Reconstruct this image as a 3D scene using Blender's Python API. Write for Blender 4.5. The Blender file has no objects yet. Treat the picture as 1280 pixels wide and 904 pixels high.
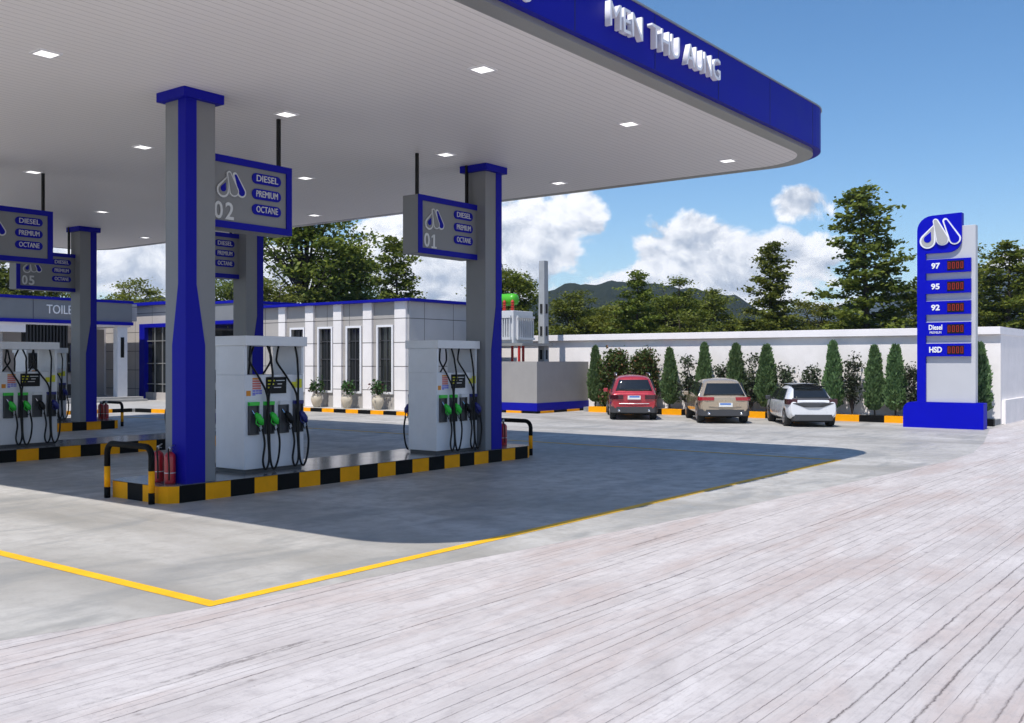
import bpy, bmesh, math, random
import numpy as np
from mathutils import Vector, Matrix
R = math.radians
scene = bpy.context.scene
COL = scene.collection
random.seed(7)

# ------------------------------------------------------------------ helpers
def link(o): COL.objects.link(o); return o

def tag(o, label=None, cat=None, group=None, kind=None):
    if label: o['label'] = label
    if cat: o['category'] = cat
    if group: o['group'] = group
    if kind: o['kind'] = kind
    return o

def thing(name, label, cat, loc=(0, 0, 0), rotz=0, group=None):
    o = link(bpy.data.objects.new(name, None))
    o.location = loc; o.rotation_euler = (0, 0, rotz); o.empty_display_size = .2
    return tag(o, label, cat, group)

def kids(o): return [c for c in bpy.data.objects if c.parent == o]

def copy_tree(o, loc=None, rotz=None, label=None, group=None, scale=None, parent=None):
    ch = kids(o)
    c = o.copy(); link(c); c.parent = parent
    if loc is not None: c.location = loc
    if rotz is not None: c.rotation_euler = (0, 0, rotz)
    if scale is not None: c.scale = scale
    if label: c['label'] = label
    if group: c['group'] = group
    for k in ch: copy_tree(k, parent=c)
    return c

class MB:
    def __init__(s): s.v = []; s.f = []; s.m = []
    def add(s, vs, fs, m=0):
        b = len(s.v); s.v += [tuple(p) for p in vs]
        s.f += [tuple(i + b for i in f) for f in fs]; s.m += [m] * len(fs); return s
    def box(s, x0, x1, y0, y1, z0, z1, m=0):
        v = [(x0,y0,z0),(x1,y0,z0),(x1,y1,z0),(x0,y1,z0),(x0,y0,z1),(x1,y0,z1),(x1,y1,z1),(x0,y1,z1)]
        return s.add(v, [(0,3,2,1),(4,5,6,7),(0,1,5,4),(1,2,6,5),(2,3,7,6),(3,0,4,7)], m)
    def prism(s, poly, ax, a, b, m=0, mcap=None):
        # poly of 2d points; ax = extrude axis (z: xy, y: xz, x: yz)
        def P(p, t): return {'z': (p[0], p[1], t), 'y': (p[0], t, p[1]), 'x': (t, p[0], p[1])}[ax]
        n = len(poly); v = [P(p, a) for p in poly] + [P(p, b) for p in poly]
        s.add(v, [(i, (i+1) % n, n+(i+1) % n, n+i) for i in range(n)], m)
        s.add(v, [tuple(range(n))[::-1], tuple(range(n, 2*n))], m if mcap is None else mcap)
        return s
    def tube(s, pts, r, m=0, n=8, caps=True):
        pts = [Vector(p) for p in pts]; rs = r if isinstance(r, (list, tuple)) else [r]*len(pts)
        rings = []; up = None
        for i, p in enumerate(pts):
            t = (pts[min(i+1, len(pts)-1)] - pts[max(i-1, 0)]).normalized()
            if up is None:
                up = Vector((0,0,1)) if abs(t.z) < .9 else Vector((1,0,0))
            a = t.cross(up).normalized(); up = a.cross(t).normalized()
            rings.append([p + (a*math.cos(2*math.pi*k/n) + up*math.sin(2*math.pi*k/n))*rs[i] for k in range(n)])
        v = [q for g in rings for q in g]; f = []
        for i in range(len(pts)-1):
            for k in range(n):
                f.append((i*n+k, i*n+(k+1) % n, (i+1)*n+(k+1) % n, (i+1)*n+k))
        if caps: f += [tuple(range(n))[::-1], tuple((len(pts)-1)*n+k for k in range(n))]
        return s.add(v, f, m)
    def lathe(s, prof, c=(0,0,0), m=0, n=20):
        v = [(c[0]+r*math.cos(2*math.pi*k/n), c[1]+r*math.sin(2*math.pi*k/n), c[2]+z) for r, z in prof for k in range(n)]
        f = [(i*n+k, i*n+(k+1) % n, (i+1)*n+(k+1) % n, (i+1)*n+k) for i in range(len(prof)-1) for k in range(n)]
        f += [tuple(range(n))[::-1], tuple((len(prof)-1)*n+k for k in range(n))]
        return s.add(v, f, m)
    def build(s, name, mats, parent=None, smooth=False, bevel=0, fix=True):
        me = bpy.data.meshes.new(name)
        me.from_pydata(s.v, [], s.f)
        if not isinstance(mats, (list, tuple)): mats = [mats]
        for m in mats: me.materials.append(m)
        me.polygons.foreach_set('material_index', s.m)
        if fix:
            bm = bmesh.new(); bm.from_mesh(me); bmesh.ops.recalc_face_normals(bm, faces=bm.faces); bm.to_mesh(me); bm.free()
        if smooth: me.polygons.foreach_set('use_smooth', [True]*len(me.polygons))
        me.update()
        o = link(bpy.data.objects.new(name, me)); o.parent = parent
        if bevel:
            b = o.modifiers.new('bevel', 'BEVEL'); b.width = bevel; b.segments = 2; b.limit_method = 'ANGLE'; b.angle_limit = R(40)
        if smooth == 'auto' :
            pass
        return o

def from_np(name, V, F, mat, parent=None, attr=None):
    me = bpy.data.meshes.new(name); me.from_pydata(V.tolist(), [], F.tolist()); me.materials.append(mat); me.update()
    o = link(bpy.data.objects.new(name, me)); o.parent = parent; return o

def text(body, name, mat, parent, size, loc, face='-y', extrude=.01, width=None, bold=0., align='CENTER'):
    cu = bpy.data.curves.new(name, 'FONT'); cu.body = body; cu.size = size; cu.extrude = extrude; cu.offset = bold
    cu.align_x = align; cu.align_y = 'CENTER'; cu.resolution_u = 3
    to = bpy.data.objects.new(name, cu); link(to)
    dg = bpy.context.evaluated_depsgraph_get(); dg.update()
    me = bpy.data.meshes.new_from_object(to.evaluated_get(dg), depsgraph=dg)
    bpy.data.objects.remove(to)
    xs = [v.co.x for v in me.vertices]; w = max(xs) - min(xs)
    sx = width / w if width else 1
    rot = Matrix.Rotation(R(90), 4, 'X')
    if face == '-x': rot = Matrix.Rotation(R(-90), 4, 'Z') @ rot
    me.transform(rot @ Matrix.Diagonal((sx, 1, 1, 1)))
    me.materials.clear(); me.materials.append(mat)
    for p in me.polygons: p.material_index = 0
    o = link(bpy.data.objects.new(name, me)); o.location = loc; o.parent = parent; return o

# ------------------------------------------------------------------ materials
def mat(name, col, rough=.5, metal=0., var=.0, scale=4., bump=0., bscale=None, coat=0., spec=.5, emit=None, es=0., alpha=None, trans=0.):
    m = bpy.data.materials.new(name); m.use_nodes = True; nt = m.node_tree; N = nt.nodes; L = nt.links
    b = N['Principled BSDF']; b.inputs['Roughness'].default_value = rough; b.inputs['Metallic'].default_value = metal
    b.inputs['Base Color'].default_value = (*col, 1); b.inputs['Coat Weight'].default_value = coat
    b.inputs['Specular IOR Level'].default_value = spec
    b.inputs['Transmission Weight'].default_value = trans
    if emit: b.inputs['Emission Color'].default_value = (*emit, 1); b.inputs['Emission Strength'].default_value = es
    if var or bump:
        tc = N.new('ShaderNodeTexCoord')
    if var:
        n = N.new('ShaderNodeTexNoise'); n.inputs['Scale'].default_value = scale; n.inputs['Detail'].default_value = 8; n.inputs['Roughness'].default_value = .62
        L.new(tc.outputs['Object'], n.inputs['Vector'])
        mx = N.new('ShaderNodeMapRange'); mx.inputs[1].default_value = .3; mx.inputs[2].default_value = .7; mx.inputs[3].default_value = 1-var; mx.inputs[4].default_value = 1+var
        L.new(n.outputs['Fac'], mx.inputs[0])
        mu = N.new('ShaderNodeVectorMath'); mu.operation = 'SCALE'; mu.inputs[0].default_value = col
        L.new(mx.outputs[0], mu.inputs['Scale']); L.new(mu.outputs[0], b.inputs['Base Color'])
        rr = N.new('ShaderNodeMapRange'); rr.inputs[3].default_value = max(0, rough-.08); rr.inputs[4].default_value = min(1, rough+.08)
        L.new(n.outputs['Fac'], rr.inputs[0]); L.new(rr.outputs[0], b.inputs['Roughness'])
    if bump:
        n2 = N.new('ShaderNodeTexNoise'); n2.inputs['Scale'].default_value = bscale or scale*8; n2.inputs['Detail'].default_value = 6
        L.new(tc.outputs['Object'], n2.inputs['Vector'])
        bp = N.new('ShaderNodeBump'); bp.inputs['Strength'].default_value = bump; bp.inputs['Distance'].default_value = .02
        L.new(n2.outputs['Fac'], bp.inputs['Height']); L.new(bp.outputs[0], b.inputs['Normal'])
    return m

class NG:
    """small node-graph helper"""
    def __init__(s, nt): s.nt = nt
    def n(s, t, **kw):
        x = s.nt.nodes.new(t)
        for k, v in kw.items():
            if k == 'ins':
                for i, val in v.items():
                    if isinstance(val, bpy.types.NodeSocket): s.nt.links.new(val, x.inputs[i])
                    else: x.inputs[i].default_value = val
            else: setattr(x, k, v)
        return x
    def math(s, op, a, b=0., c=0., clamp=False):
        return s.n('ShaderNodeMath', operation=op, use_clamp=clamp, ins={0: a, 1: b, 2: c}).outputs[0]
    def vec(s, op, a, b=(0,0,0)):
        return s.n('ShaderNodeVectorMath', operation=op, ins={0: a, 1: b})
    def mr(s, v, a, b, c=0., d=1., smooth=False):
        x = s.n('ShaderNodeMapRange', ins={0: v, 1: a, 2: b, 3: c, 4: d})
        if smooth: x.interpolation_type = 'SMOOTHSTEP'
        return x.outputs[0]
    def noise(s, v, scale, det=5, rough=.55, dist=0.):
        return s.n('ShaderNodeTexNoise', ins={'Vector': v, 'Scale': scale, 'Detail': det, 'Roughness': rough, 'Distortion': dist}).outputs['Fac']
    def mix(s, f, a, b):
        x = s.n('ShaderNodeMix', data_type='RGBA')
        for i, v in ((0, f), (6, a), (7, b)):
            if isinstance(v, bpy.types.NodeSocket): s.nt.links.new(v, x.inputs[i])
            else: x.inputs[i].default_value = v if i == 0 else (*v, 1)
        return x.outputs[2]

def newmat(name, rough=.8):
    m = bpy.data.materials.new(name); m.use_nodes = True
    b = m.node_tree.nodes['Principled BSDF']; b.inputs['Roughness'].default_value = rough
    return m, NG(m.node_tree), b

def concrete_mat():
    m, g, b = newmat('apron_concrete', .55)
    P = g.n('ShaderNodeNewGeometry').outputs['Position']
    st = g.vec('MULTIPLY', P, (1.0, .32, 1)).outputs[0]
    st2 = g.vec('MULTIPLY', P, (.35, 1.0, 1)).outputs[0]
    a = g.noise(st, .55, 7, .6, .6); c = g.noise(P, 3.2, 8, .68, .2); e = g.noise(st2, 1.4, 5, .6, .4); f = g.noise(P, 45, 3, .6)
    col = g.mix(g.mr(a, .32, .68), (.31, .29, .255), (.54, .515, .475))
    col = g.mix(g.mr(c, .46, .66, 0, .6), col, (.31, .29, .265))
    col = g.mix(g.mr(e, .50, .64, 0, .7), col, (.27, .265, .25))
    col = g.mix(g.mr(f, .66, .74, 0, .5), col, (.2, .19, .18))
    vo = g.n('ShaderNodeTexVoronoi', ins={'Vector': P, 'Scale': 3.2}); g2 = g.mr(vo.outputs['Distance'], .0, .045, .6, 0)
    col = g.mix(g2, col, (.13, .12, .11))
    g.nt.links.new(col, b.inputs['Base Color'])
    g.nt.links.new(g.mr(c, .3, .7, .38, .7), b.inputs['Roughness'])
    h = g.math('ADD', g.math('MULTIPLY', c, .5), g.math('MULTIPLY', f, .25))
    bp = g.n('ShaderNodeBump', ins={'Strength': .35, 'Distance': .02, 'Height': h}); g.nt.links.new(bp.outputs[0], b.inputs['Normal'])
    return m

def plank_mat():
    m, g, b = newmat('board_marked_concrete', .75)
    P = g.n('ShaderNodeNewGeometry').outputs['Position']
    s = g.n('ShaderNodeSeparateXYZ', ins={0: P})
    wob = g.math('MULTIPLY', g.math('SUBTRACT', g.noise(g.vec('MULTIPLY', P, (.25, .3, 0)).outputs[0], 1.0, 2), .5), .10)
    fine = g.math('MULTIPLY', g.math('SUBTRACT', g.noise(P, 11, 5, .75), .5), .03)
    y = g.math('ADD', g.math('ADD', s.outputs[1], wob), fine)
    y = g.math('ADD', y, g.math('MULTIPLY', g.n('ShaderNodeTexNoise', noise_dimensions='1D', ins={'W': s.outputs[1], 'Scale': 2.3, 'Detail': 2.}).outputs['Fac'], .32))
    u = g.math('DIVIDE', y, .135)
    fr = g.math('FRACT', u); idx = g.math('FLOOR', u)
    edge = g.math('ABSOLUTE', g.math('SUBTRACT', fr, .5))           # .5 at groove
    rnd = g.n('ShaderNodeTexWhiteNoise', noise_dimensions='1D', ins={'W': idx})
    # groove strength varies along and from line to line
    along = g.noise(g.vec('MULTIPLY', P, (1.6, 6, 0)).outputs[0], 1.0, 6, .75)
    gw = g.mr(along, .38, .54, .22, 1)
    gr = g.mr(edge, .442, .488, 0, 1)
    groove = g.math('MULTIPLY', gr, g.math('MULTIPLY', gw, g.mr(rnd.outputs['Value'], .1, .9, .12, 1)))
    # board end joints
    ux = g.math('ADD', g.math('DIVIDE', s.outputs[0], 3.1), g.math('MULTIPLY', rnd.outputs['Value'], 7.3))
    ex = g.math('ABSOLUTE', g.math('SUBTRACT', g.math('FRACT', ux), .5)); joint = g.math('MULTIPLY', g.mr(ex, .494, .499, 0, 1), .05)
    cell = g.n('ShaderNodeTexWhiteNoise', noise_dimensions='2D', ins={'Vector': g.n('ShaderNodeCombineXYZ', ins={0: g.math('FLOOR', g.math('ADD', ux, .0)), 1: idx}).outputs[0]})
    stretch = g.vec('MULTIPLY', P, (.6, 2.2, 1)).outputs[0]
    a = g.noise(stretch, 1.1, 7, .65, .5); c = g.noise(P, 5.5, 7, .7); grain = g.noise(g.vec('MULTIPLY', P, (2, 30, 1)).outputs[0], 1.5, 4, .6)
    col = g.mix(g.mr(a, .3, .7), (.45, .405, .385), (.65, .605, .585))
    col = g.mix(g.mr(cell.outputs['Value'], 0, 1, 0, .3), col, (.46, .42, .405))
    col = g.mix(g.mr(g.noise(stretch, .55, 6, .6, .3), .48, .64, 0, .75), col, (.44, .355, .32))
    col = g.mix(g.mr(c, .50, .68, 0, .6), col, (.37, .335, .33))
    col = g.mix(g.mr(grain, .52, .68, 0, .45), col, (.36, .33, .32))
    col = g.mix(g.mr(g.noise(P, 38, 4, .75), .60, .72, 0, .65), col, (.21, .17, .155))
    sp = g.n('ShaderNodeTexVoronoi', ins={'Vector': g.vec('MULTIPLY', P, (1, 2, 1)).outputs[0], 'Scale': 1.5})
    spot = g.math('MULTIPLY', g.mr(sp.outputs['Distance'], .0, .09, 1, 0), g.mr(c, .4, .6))
    col = g.mix(g.math('MULTIPLY', spot, .9), col, (.16, .13, .12))
    col = g.mix(g.math('MULTIPLY', groove, .95), col, (.085, .065, .06))
    col = g.mix(joint, col, (.16, .13, .12))
    g.nt.links.new(col, b.inputs['Base Color'])
    h = g.math('SUBTRACT', g.math('ADD', g.math('MULTIPLY', c, .35), g.math('MULTIPLY', g.noise(P, 30, 4, .7), .3)), g.math('MULTIPLY', groove, .9))
    bp = g.n('ShaderNodeBump', ins={'Strength': .6, 'Distance': .02, 'Height': h}); g.nt.links.new(bp.outputs[0], b.inputs['Normal'])
    return m

def soffit_mat():
    m, g, b = newmat('soffit_panel', .45)
    P = g.n('ShaderNodeNewGeometry').outputs['Position']; s = g.n('ShaderNodeSeparateXYZ', ins={0: P})
    fr = g.math('FRACT', g.math('DIVIDE', s.outputs[1], .15)); e = g.math('ABSOLUTE', g.math('SUBTRACT', fr, .5))
    gr = g.mr(e, .43, .48)
    col = g.mix(gr, (.82, .785, .77), (.56, .535, .53))
    col = g.mix(g.mr(g.noise(P, .4, 4), .4, .7, 0, .2), col, (.72, .69, .68))
    g.nt.links.new(col, b.inputs['Base Color'])
    bp = g.n('ShaderNodeBump', ins={'Strength': .5, 'Distance': .01, 'Height': g.math('MULTIPLY', gr, -1.)}); g.nt.links.new(bp.outputs[0], b.inputs['Normal'])
    return m

def leaf_mat(name, c1, c2, c3=None, trans=.25, rough=.55):
    m, g, b = newmat(name, rough)
    r = g.n('ShaderNodeNewGeometry').outputs['Random Per Island']
    oi = g.n('ShaderNodeObjectInfo').outputs['Random']
    col = g.mix(r, c1, c2)
    if c3: col = g.mix(g.mr(r, .86, .93), col, c3)
    hs = g.n('ShaderNodeHueSaturation', ins={'Hue': g.mr(oi, 0, 1, .49, .51), 'Saturation': 1., 'Value': g.mr(oi, 0, 1, .85, 1.15), 'Color': col})
    g.nt.links.new(hs.outputs[0], b.inputs['Base Color']); b.inputs['Specular IOR Level'].default_value = .25
    t = g.n('ShaderNodeBsdfTranslucent', ins={'Color': hs.outputs[0]})
    mx = g.n('ShaderNodeMixShader', ins={0: trans, 1: b.outputs[0], 2: t.outputs[0]})
    g.nt.links.new(mx.outputs[0], g.nt.nodes['Material Output'].inputs['Surface'])
    return m

def panel_wall_mat(name, col, ph=1.0, pw=1.45, ox=0., oz=0.):
    """composite wall panels with thin dark joints (world space)"""
    m, g, b = newmat(name, .45)
    P = g.n('ShaderNodeNewGeometry').outputs['Position']; s = g.n('ShaderNodeSeparateXYZ', ins={0: P})
    h = g.math('ADD', g.math('ADD', s.outputs[1], s.outputs[0]), ox)
    ez = g.math('ABSOLUTE', g.math('SUBTRACT', g.math('FRACT', g.math('DIVIDE', g.math('ADD', s.outputs[2], oz), ph)), .5))
    eh = g.math('ABSOLUTE', g.math('SUBTRACT', g.math('FRACT', g.math('DIVIDE', h, pw)), .5))
    j = g.math('MAXIMUM', g.mr(ez, .5-.022/ph, .5-.012/ph), g.mr(eh, .5-.02/pw, .5-.011/pw))
    base = g.mix(g.mr(g.noise(P, .8, 6), .35, .65, 0, 1), tuple(c*.94 for c in col), tuple(c*1.05 for c in col))
    c = g.mix(j, base, (.10, .095, .09)); g.nt.links.new(c, b.inputs['Base Color'])
    return m

M = {}
M['concrete'] = concrete_mat(); M['plank'] = plank_mat(); M['soffit'] = soffit_mat()
M['earth'] = mat('dry_grass_earth', (.13, .13, .07), .95, var=.35, scale=.15)
M['blue'] = mat('blue_cladding', (.006, .007, .30), .5, var=.05, scale=1.5, spec=.12)
M['bluelit'] = mat('blue_sign_lit', (.002, .004, .42), .5, var=.05, scale=2, spec=.1)  # brighter copy of the cladding blue, sunlit tone put into the colour
M['joint'] = mat('panel_joint', (.004, .005, .05), .6)
M['grey'] = mat('grey_cladding', (.20, .205, .215), .5, var=.06, scale=1.2)
M['rim'] = mat('grey_rim', (.30, .30, .29), .35, metal=.3, var=.05, scale=2)
M['white'] = mat('white_enamel', (.78, .78, .80), .3, var=.04, scale=3, coat=.3)
M['pumpwhite'] = mat('pump_steel_white', (.68, .69, .72), .4, var=.05, scale=2.5, coat=.2)
M['letter'] = mat('letter_acrylic', (.82, .81, .83), .25)
M['ink'] = mat('sign_lettering', (.62, .62, .62), .5)
M['outline'] = mat('sign_outline', (.60, .61, .62), .4)
M['black'] = mat('black_rubber', (.006, .006, .006), .5, var=.2, scale=6, spec=.25)
M['blackp'] = mat('black_paint', (.004, .004, .004), .6, var=.3, scale=3, spec=.12)
M['yellow'] = mat('yellow_paint', (.88, .36, .004), .55, var=.10, scale=2.5, spec=.12)
M['line'] = mat('yellow_line_paint', (.85, .47, .006), .6, var=.12, scale=3)
M['tile'] = mat('island_tiles', (.16, .16, .165), .16, var=.15, scale=1.2)
M['paving'] = mat('light_paving', (.42, .405, .38), .6, var=.12, scale=2)
M['chrome'] = mat('chrome', (.7, .7, .72), .15, metal=1)
M['steel'] = mat('brushed_steel', (.5, .5, .5), .35, metal=1)
M['green'] = mat('green_plastic', (.03, .55, .04), .35)
M['navy'] = mat('navy_plastic', (.012, .015, .16), .35)
M['dgrey'] = mat('dark_grey_plastic', (.05, .05, .055), .45)
M['red'] = mat('extinguisher_red', (.42, .012, .02), .3, coat=.4)
M['wall'] = mat('white_boundary_paint', (.86, .81, .78), .75, var=.07, scale=1.3, bump=.1, bscale=20)
M['coping'] = mat('coping_paint', (.86, .82, .81), .7, var=.04, scale=1)
M['store'] = panel_wall_mat('store_panels', (.40, .375, .35), 1.02, 1.44, .3, .05)
M['storeside'] = panel_wall_mat('store_side_panels', (.42, .42, .43), 1.02, 1.9, .4, .05)
M['pil'] = panel_wall_mat('pilaster_panels', (.82, .78, .76), 1.02, 50, 20, .05)
M['beige'] = panel_wall_mat('beige_panels', (.50, .46, .43), 1.02, 1.6, .2, .3)
M['glass'] = mat('dark_glass', (.015, .017, .018), .06, spec=.8)
M['frame'] = mat('dark_frame', (.05, .05, .055), .4)
M['fin'] = mat('dark_fin', (.02, .02, .022), .5)
M['mirror'] = mat('mirror', (.5, .5, .52), .05, metal=1)
M['cement'] = mat('grey_render', (.31, .295, .285), .8, var=.06, scale=1.5)
M['pole'] = mat('concrete_pole', (.33, .34, .35), .8, var=.12, scale=2, bump=.2)
M['dark'] = mat('dark_void', (.015, .015, .015), .9)
M['pot'] = mat('stone_pot', (.52, .46, .36), .6, var=.12, scale=5)
M['bark'] = mat('bark', (.06, .045, .035), .9, var=.3, scale=6, bump=.5)
M['bed'] = mat('bed_gravel', (.25, .25, .25), .9, var=.3, scale=6)
M['redpaint'] = mat('red_insulator', (.45, .02, .015), .4)
M['greenbarrel'] = mat('green_tank_paint', (.07, .42, .015), .4)
M['lamp'] = mat('lamp_glow', (.9, .9, .9), .5, emit=(1, .98, .95), es=1.3)
M['led'] = mat('led_digits', (.2, .005, .0), .5, emit=(1, .03, .01), es=.14)
M['yel'] = mat('sticker_yellow', (.7, .68, .02), .5)
M['org'] = mat('sticker_orange', (.7, .25, .01), .5)
M['pink'] = mat('sticker_red', (.62, .16, .14), .5)
M['vio'] = mat('sticker_blue', (.2, .2, .62), .5)
M['leafA'] = leaf_mat('leaf_tree', (.065, .10, .014), (.22, .24, .035), None, .4)
M['leafB'] = leaf_mat('leaf_tree_light', (.10, .13, .018), (.26, .27, .04), None, .4)
M['leafC'] = leaf_mat('leaf_cypress', (.10, .17, .06), (.19, .29, .12), None, .35)
M['leafD'] = leaf_mat('leaf_hedge', (.035, .06, .012), (.09, .125, .025), (.20, .085, .05), .2)
M['leafE'] = leaf_mat('leaf_dark_shrub', (.03, .045, .02), (.075, .095, .05), (.10, .10, .06), .15)
M['leafF'] = leaf_mat('leaf_potted', (.03, .08, .02), (.06, .13, .03), (.12, .05, .05), .2)
M['tyre'] = mat('tyre', (.02, .02, .02), .8)
M['alloy'] = mat('alloy', (.55, .55, .56), .3, metal=.8)
M['tail'] = mat('tail_lamp', (.35, .01, .02), .15, coat=.6)
M['taild'] = mat('tail_lamp_dark', (.045, .004, .010), .15, coat=.6)
M['plate'] = mat('plate_white', (.75, .75, .72), .5)
M['plateb'] = mat('plate_blue', (.08, .2, .55), .5)

# ------------------------------------------------------------------ camera, sun, world
TH = math.atan(943/1241.7)
cam = bpy.data.cameras.new('camera'); co = link(bpy.data.objects.new('camera', cam))
cam.sensor_width = 36; cam.lens = 1241.7/1280*36; cam.clip_start = .05; cam.clip_end = 8000
co.location = (0, 0, 2.2); co.rotation_euler = (R(90), 0, TH - R(90))
scene.camera = co

SUNV = Vector((-.53, -.045, 1)).normalized()          # towards the sun
sun = bpy.data.lights.new('sun', 'SUN'); sun.energy = 4.4; sun.angle = R(.55); sun.color = (1, .965, .92)
so = link(bpy.data.objects.new('sun', sun)); so.rotation_euler = SUNV.to_track_quat('Z', 'Y').to_euler(); so.location = (0, 0, 30)

w = bpy.data.worlds.new('World'); scene.world = w; w.use_nodes = True
g = NG(w.node_tree); bg = w.node_tree.nodes['Background']
sky = g.n('ShaderNodeTexSky', sky_type='NISHITA'); sky.sun_disc = False
sky.sun_elevation = math.asin(SUNV.z); sky.sun_rotation = math.atan2(SUNV.x, SUNV.y)
sky.air_density = 1.0; sky.dust_density = .25; sky.ozone_density = 2.6; sky.altitude = 600
gen = g.n('ShaderNodeTexCoord').outputs['Generated']
s3 = g.n('ShaderNodeSeparateXYZ', ins={0: g.vec('NORMALIZE', gen).outputs[0]})
az = g.math('MULTIPLY', g.math('ARCTAN2', s3.outputs[1], s3.outputs[0]), 57.2958)
el = g.math('MULTIPLY', g.math('ARCSINE', s3.outputs[2]), 57.2958)
cv = g.n('ShaderNodeCombineXYZ', ins={0: az, 1: g.math('MULTIPLY', el, 1.25), 2: 0.}).outputs[0]
n1 = g.noise(cv, .22, 9, .58, .25)
n1s = g.noise(g.vec('ADD', cv, (.35, .75, 0)).outputs[0], .22, 9, .58, .25)
# cloud banks: (azimuth, elevation, half width, half height, weight)
banks = [(36.0, 7.0, 3.4, 3.6, 1.15), (26.5, 5.4, 4.4, 2.3, 1.2), (22.5, 5.2, 3.8, 2.1, 1.15), (30.5, 4.2, 3.0, 1.5, 1.0), (20.6, 8.5, 2.0, 1.0, .95),
         (42.0, 6.5, 4.0, 3.4, 1.1), (39, 4.5, 3, 2.0, 1.0), (59, 5.6, 6.5, 2.2, .95), (63, 8, 5, 1.2, .9), (52, 4, 5, 2.2, .95), (33, 3, 18, 1.2, .6),
         (75, 6, 6, 3, 1), (8, 4, 4, 1.5, .8), (-6, 6, 6, 3, 1), (100, 9, 12, 5, 1), (150, 12, 15, 6, 1), (-60, 10, 15, 5, 1), (-120, 12, 14, 6, 1)]
cov = None
for a0, e0, wa, we, wt in banks:
    da = g.math('DIVIDE', g.math('SUBTRACT', az, a0), wa); de = g.math('DIVIDE', g.math('SUBTRACT', el, e0), we)
    d2 = g.math('ADD', g.math('MULTIPLY', da, da), g.math('MULTIPLY', de, de))
    k = g.math('MULTIPLY', g.math('SUBTRACT', 1.0, g.math('MULTIPLY', d2, .55)), wt)
    cov = k if cov is None else g.math('MAXIMUM', cov, k)
cov = g.math('MAXIMUM', cov, -.6)
def dens(nn): return g.math('ADD', g.math('MULTIPLY', g.math('SUBTRACT', nn, .5), 4.2), g.math('SUBTRACT', g.math('MULTIPLY', cov, 1.25), .38))
d1 = dens(n1); d2_ = dens(n1s)
mask = g.mr(d1, .0, .42, 0, 1, True)
# brightness: thin upper/left rims are bright, thick bellies grey
lit = g.math('SUBTRACT', d1, d2_)
shade = g.mr(g.math('ADD', g.math('MULTIPLY', lit, .95), g.math('MULTIPLY', d1, -.26)), -.85, .15, 0, 1, True)
puff = g.noise(cv, .9, 7, .6)
shade = g.math('ADD', shade, g.math('MULTIPLY', g.math('SUBTRACT', puff, .5), .3), clamp=True)
ccol = g.mix(shade, (3.3, 4.0, 5.2), (9.6, 9.7, 10.0))
skyc = g.n('ShaderNodeHueSaturation', ins={'Hue': .5, 'Saturation': 1.22, 'Value': 1.2, 'Color': sky.outputs[0]}).outputs[0]
fin = g.mix(g.math('MULTIPLY', mask, g.mr(el, -1, 1.5)), skyc, ccol)
w.node_tree.links.new(fin, bg.inputs['Color']); bg.inputs['Strength'].default_value = .11
vs = scene.view_settings; vs.view_transform = 'Standard'; vs.look = 'None'; vs.gamma = 1; vs.exposure = 0.15; vs.use_curve_mapping = False
scene.render.engine = 'CYCLES'; scene.cycles.max_bounces = 6; scene.cycles.diffuse_bounces = 4; scene.cycles.transparent_max_bounces = 8

# ------------------------------------------------------------------ ground
def sheet(name, poly, z, m, kind='structure'):
    b = MB(); b.add([(x, y, z) for x, y in poly], [tuple(range(len(poly)))]); o = b.build(name, m, fix=False)
    if o.data.polygons[0].normal.z < 0: o.data.flip_normals()
    return tag(o, kind=kind)
sheet('ground', [(-3000,-3000),(3000,-3000),(3000,3000),(-3000,3000)], -.012, M['earth'])
sheet('road', [(-60,-60),(160,-60),(160,7.3),(36,7.3),(34,9.5),(-60,9.5)], -.001, M['plank'])
edge = [(-60,8.6),(-10,8.3),(3.78,7.95),(5.1,7.62),(9.1,6.95),(13.4,6.4),(18.5,6.0),(23.1,5.62),(25.7,5.62),(29.3,6.12),(32.3,6.66),(35,7.15),(38.3,7.35)]
sheet('concrete_apron', edge + [(38.3, 62), (-60, 62)], .0, M['concrete'])
def line_poly(pts, wd):
    b = MB()
    for (x0,y0),(x1,y1) in zip(pts, pts[1:]):
        d = Vector((x1-x0, y1-y0)).normalized()*wd/2; n = Vector((-d.y, d.x))
        b.add([(x0-d.x-n.x,y0-d.y-n.y,.004),(x1+d.x-n.x,y1+d.y-n.y,.004),(x1+d.x+n.x,y1+d.y+n.y,.004),(x0-d.x+n.x,y0-d.y+n.y,.004)], [(0,1,2,3)])
    return b
lp = MB()
W2 = .075
lp.add([(x,y,.004) for x,y in [(5.53-W2,7.62-W2),(22.05+W2,7.62-W2),(22.05-W2,7.62+W2),(5.53+W2,7.62+W2)]], [(0,1,2,3)])
lp.add([(x,y,.004) for x,y in [(22.05+W2,7.62-W2),(22.05+W2,36+W2),(22.05-W2,36-W2),(22.05-W2,7.62+W2)]], [(0,1,2,3)])
lp.add([(x,y,.004) for x,y in [(22.05+W2,36+W2),(5.53-W2,36+W2),(5.53+W2,36-W2),(22.05-W2,36-W2)]], [(0,1,2,3)])
lp.add([(x,y,.004) for x,y in [(5.53-W2,36+W2),(5.53-W2,7.62-W2),(5.53+W2,7.62+W2),(5.53+W2,36-W2)]], [(0,1,2,3)])
tag(lp.build('painted_line', M['line']), kind='structure')

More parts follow.
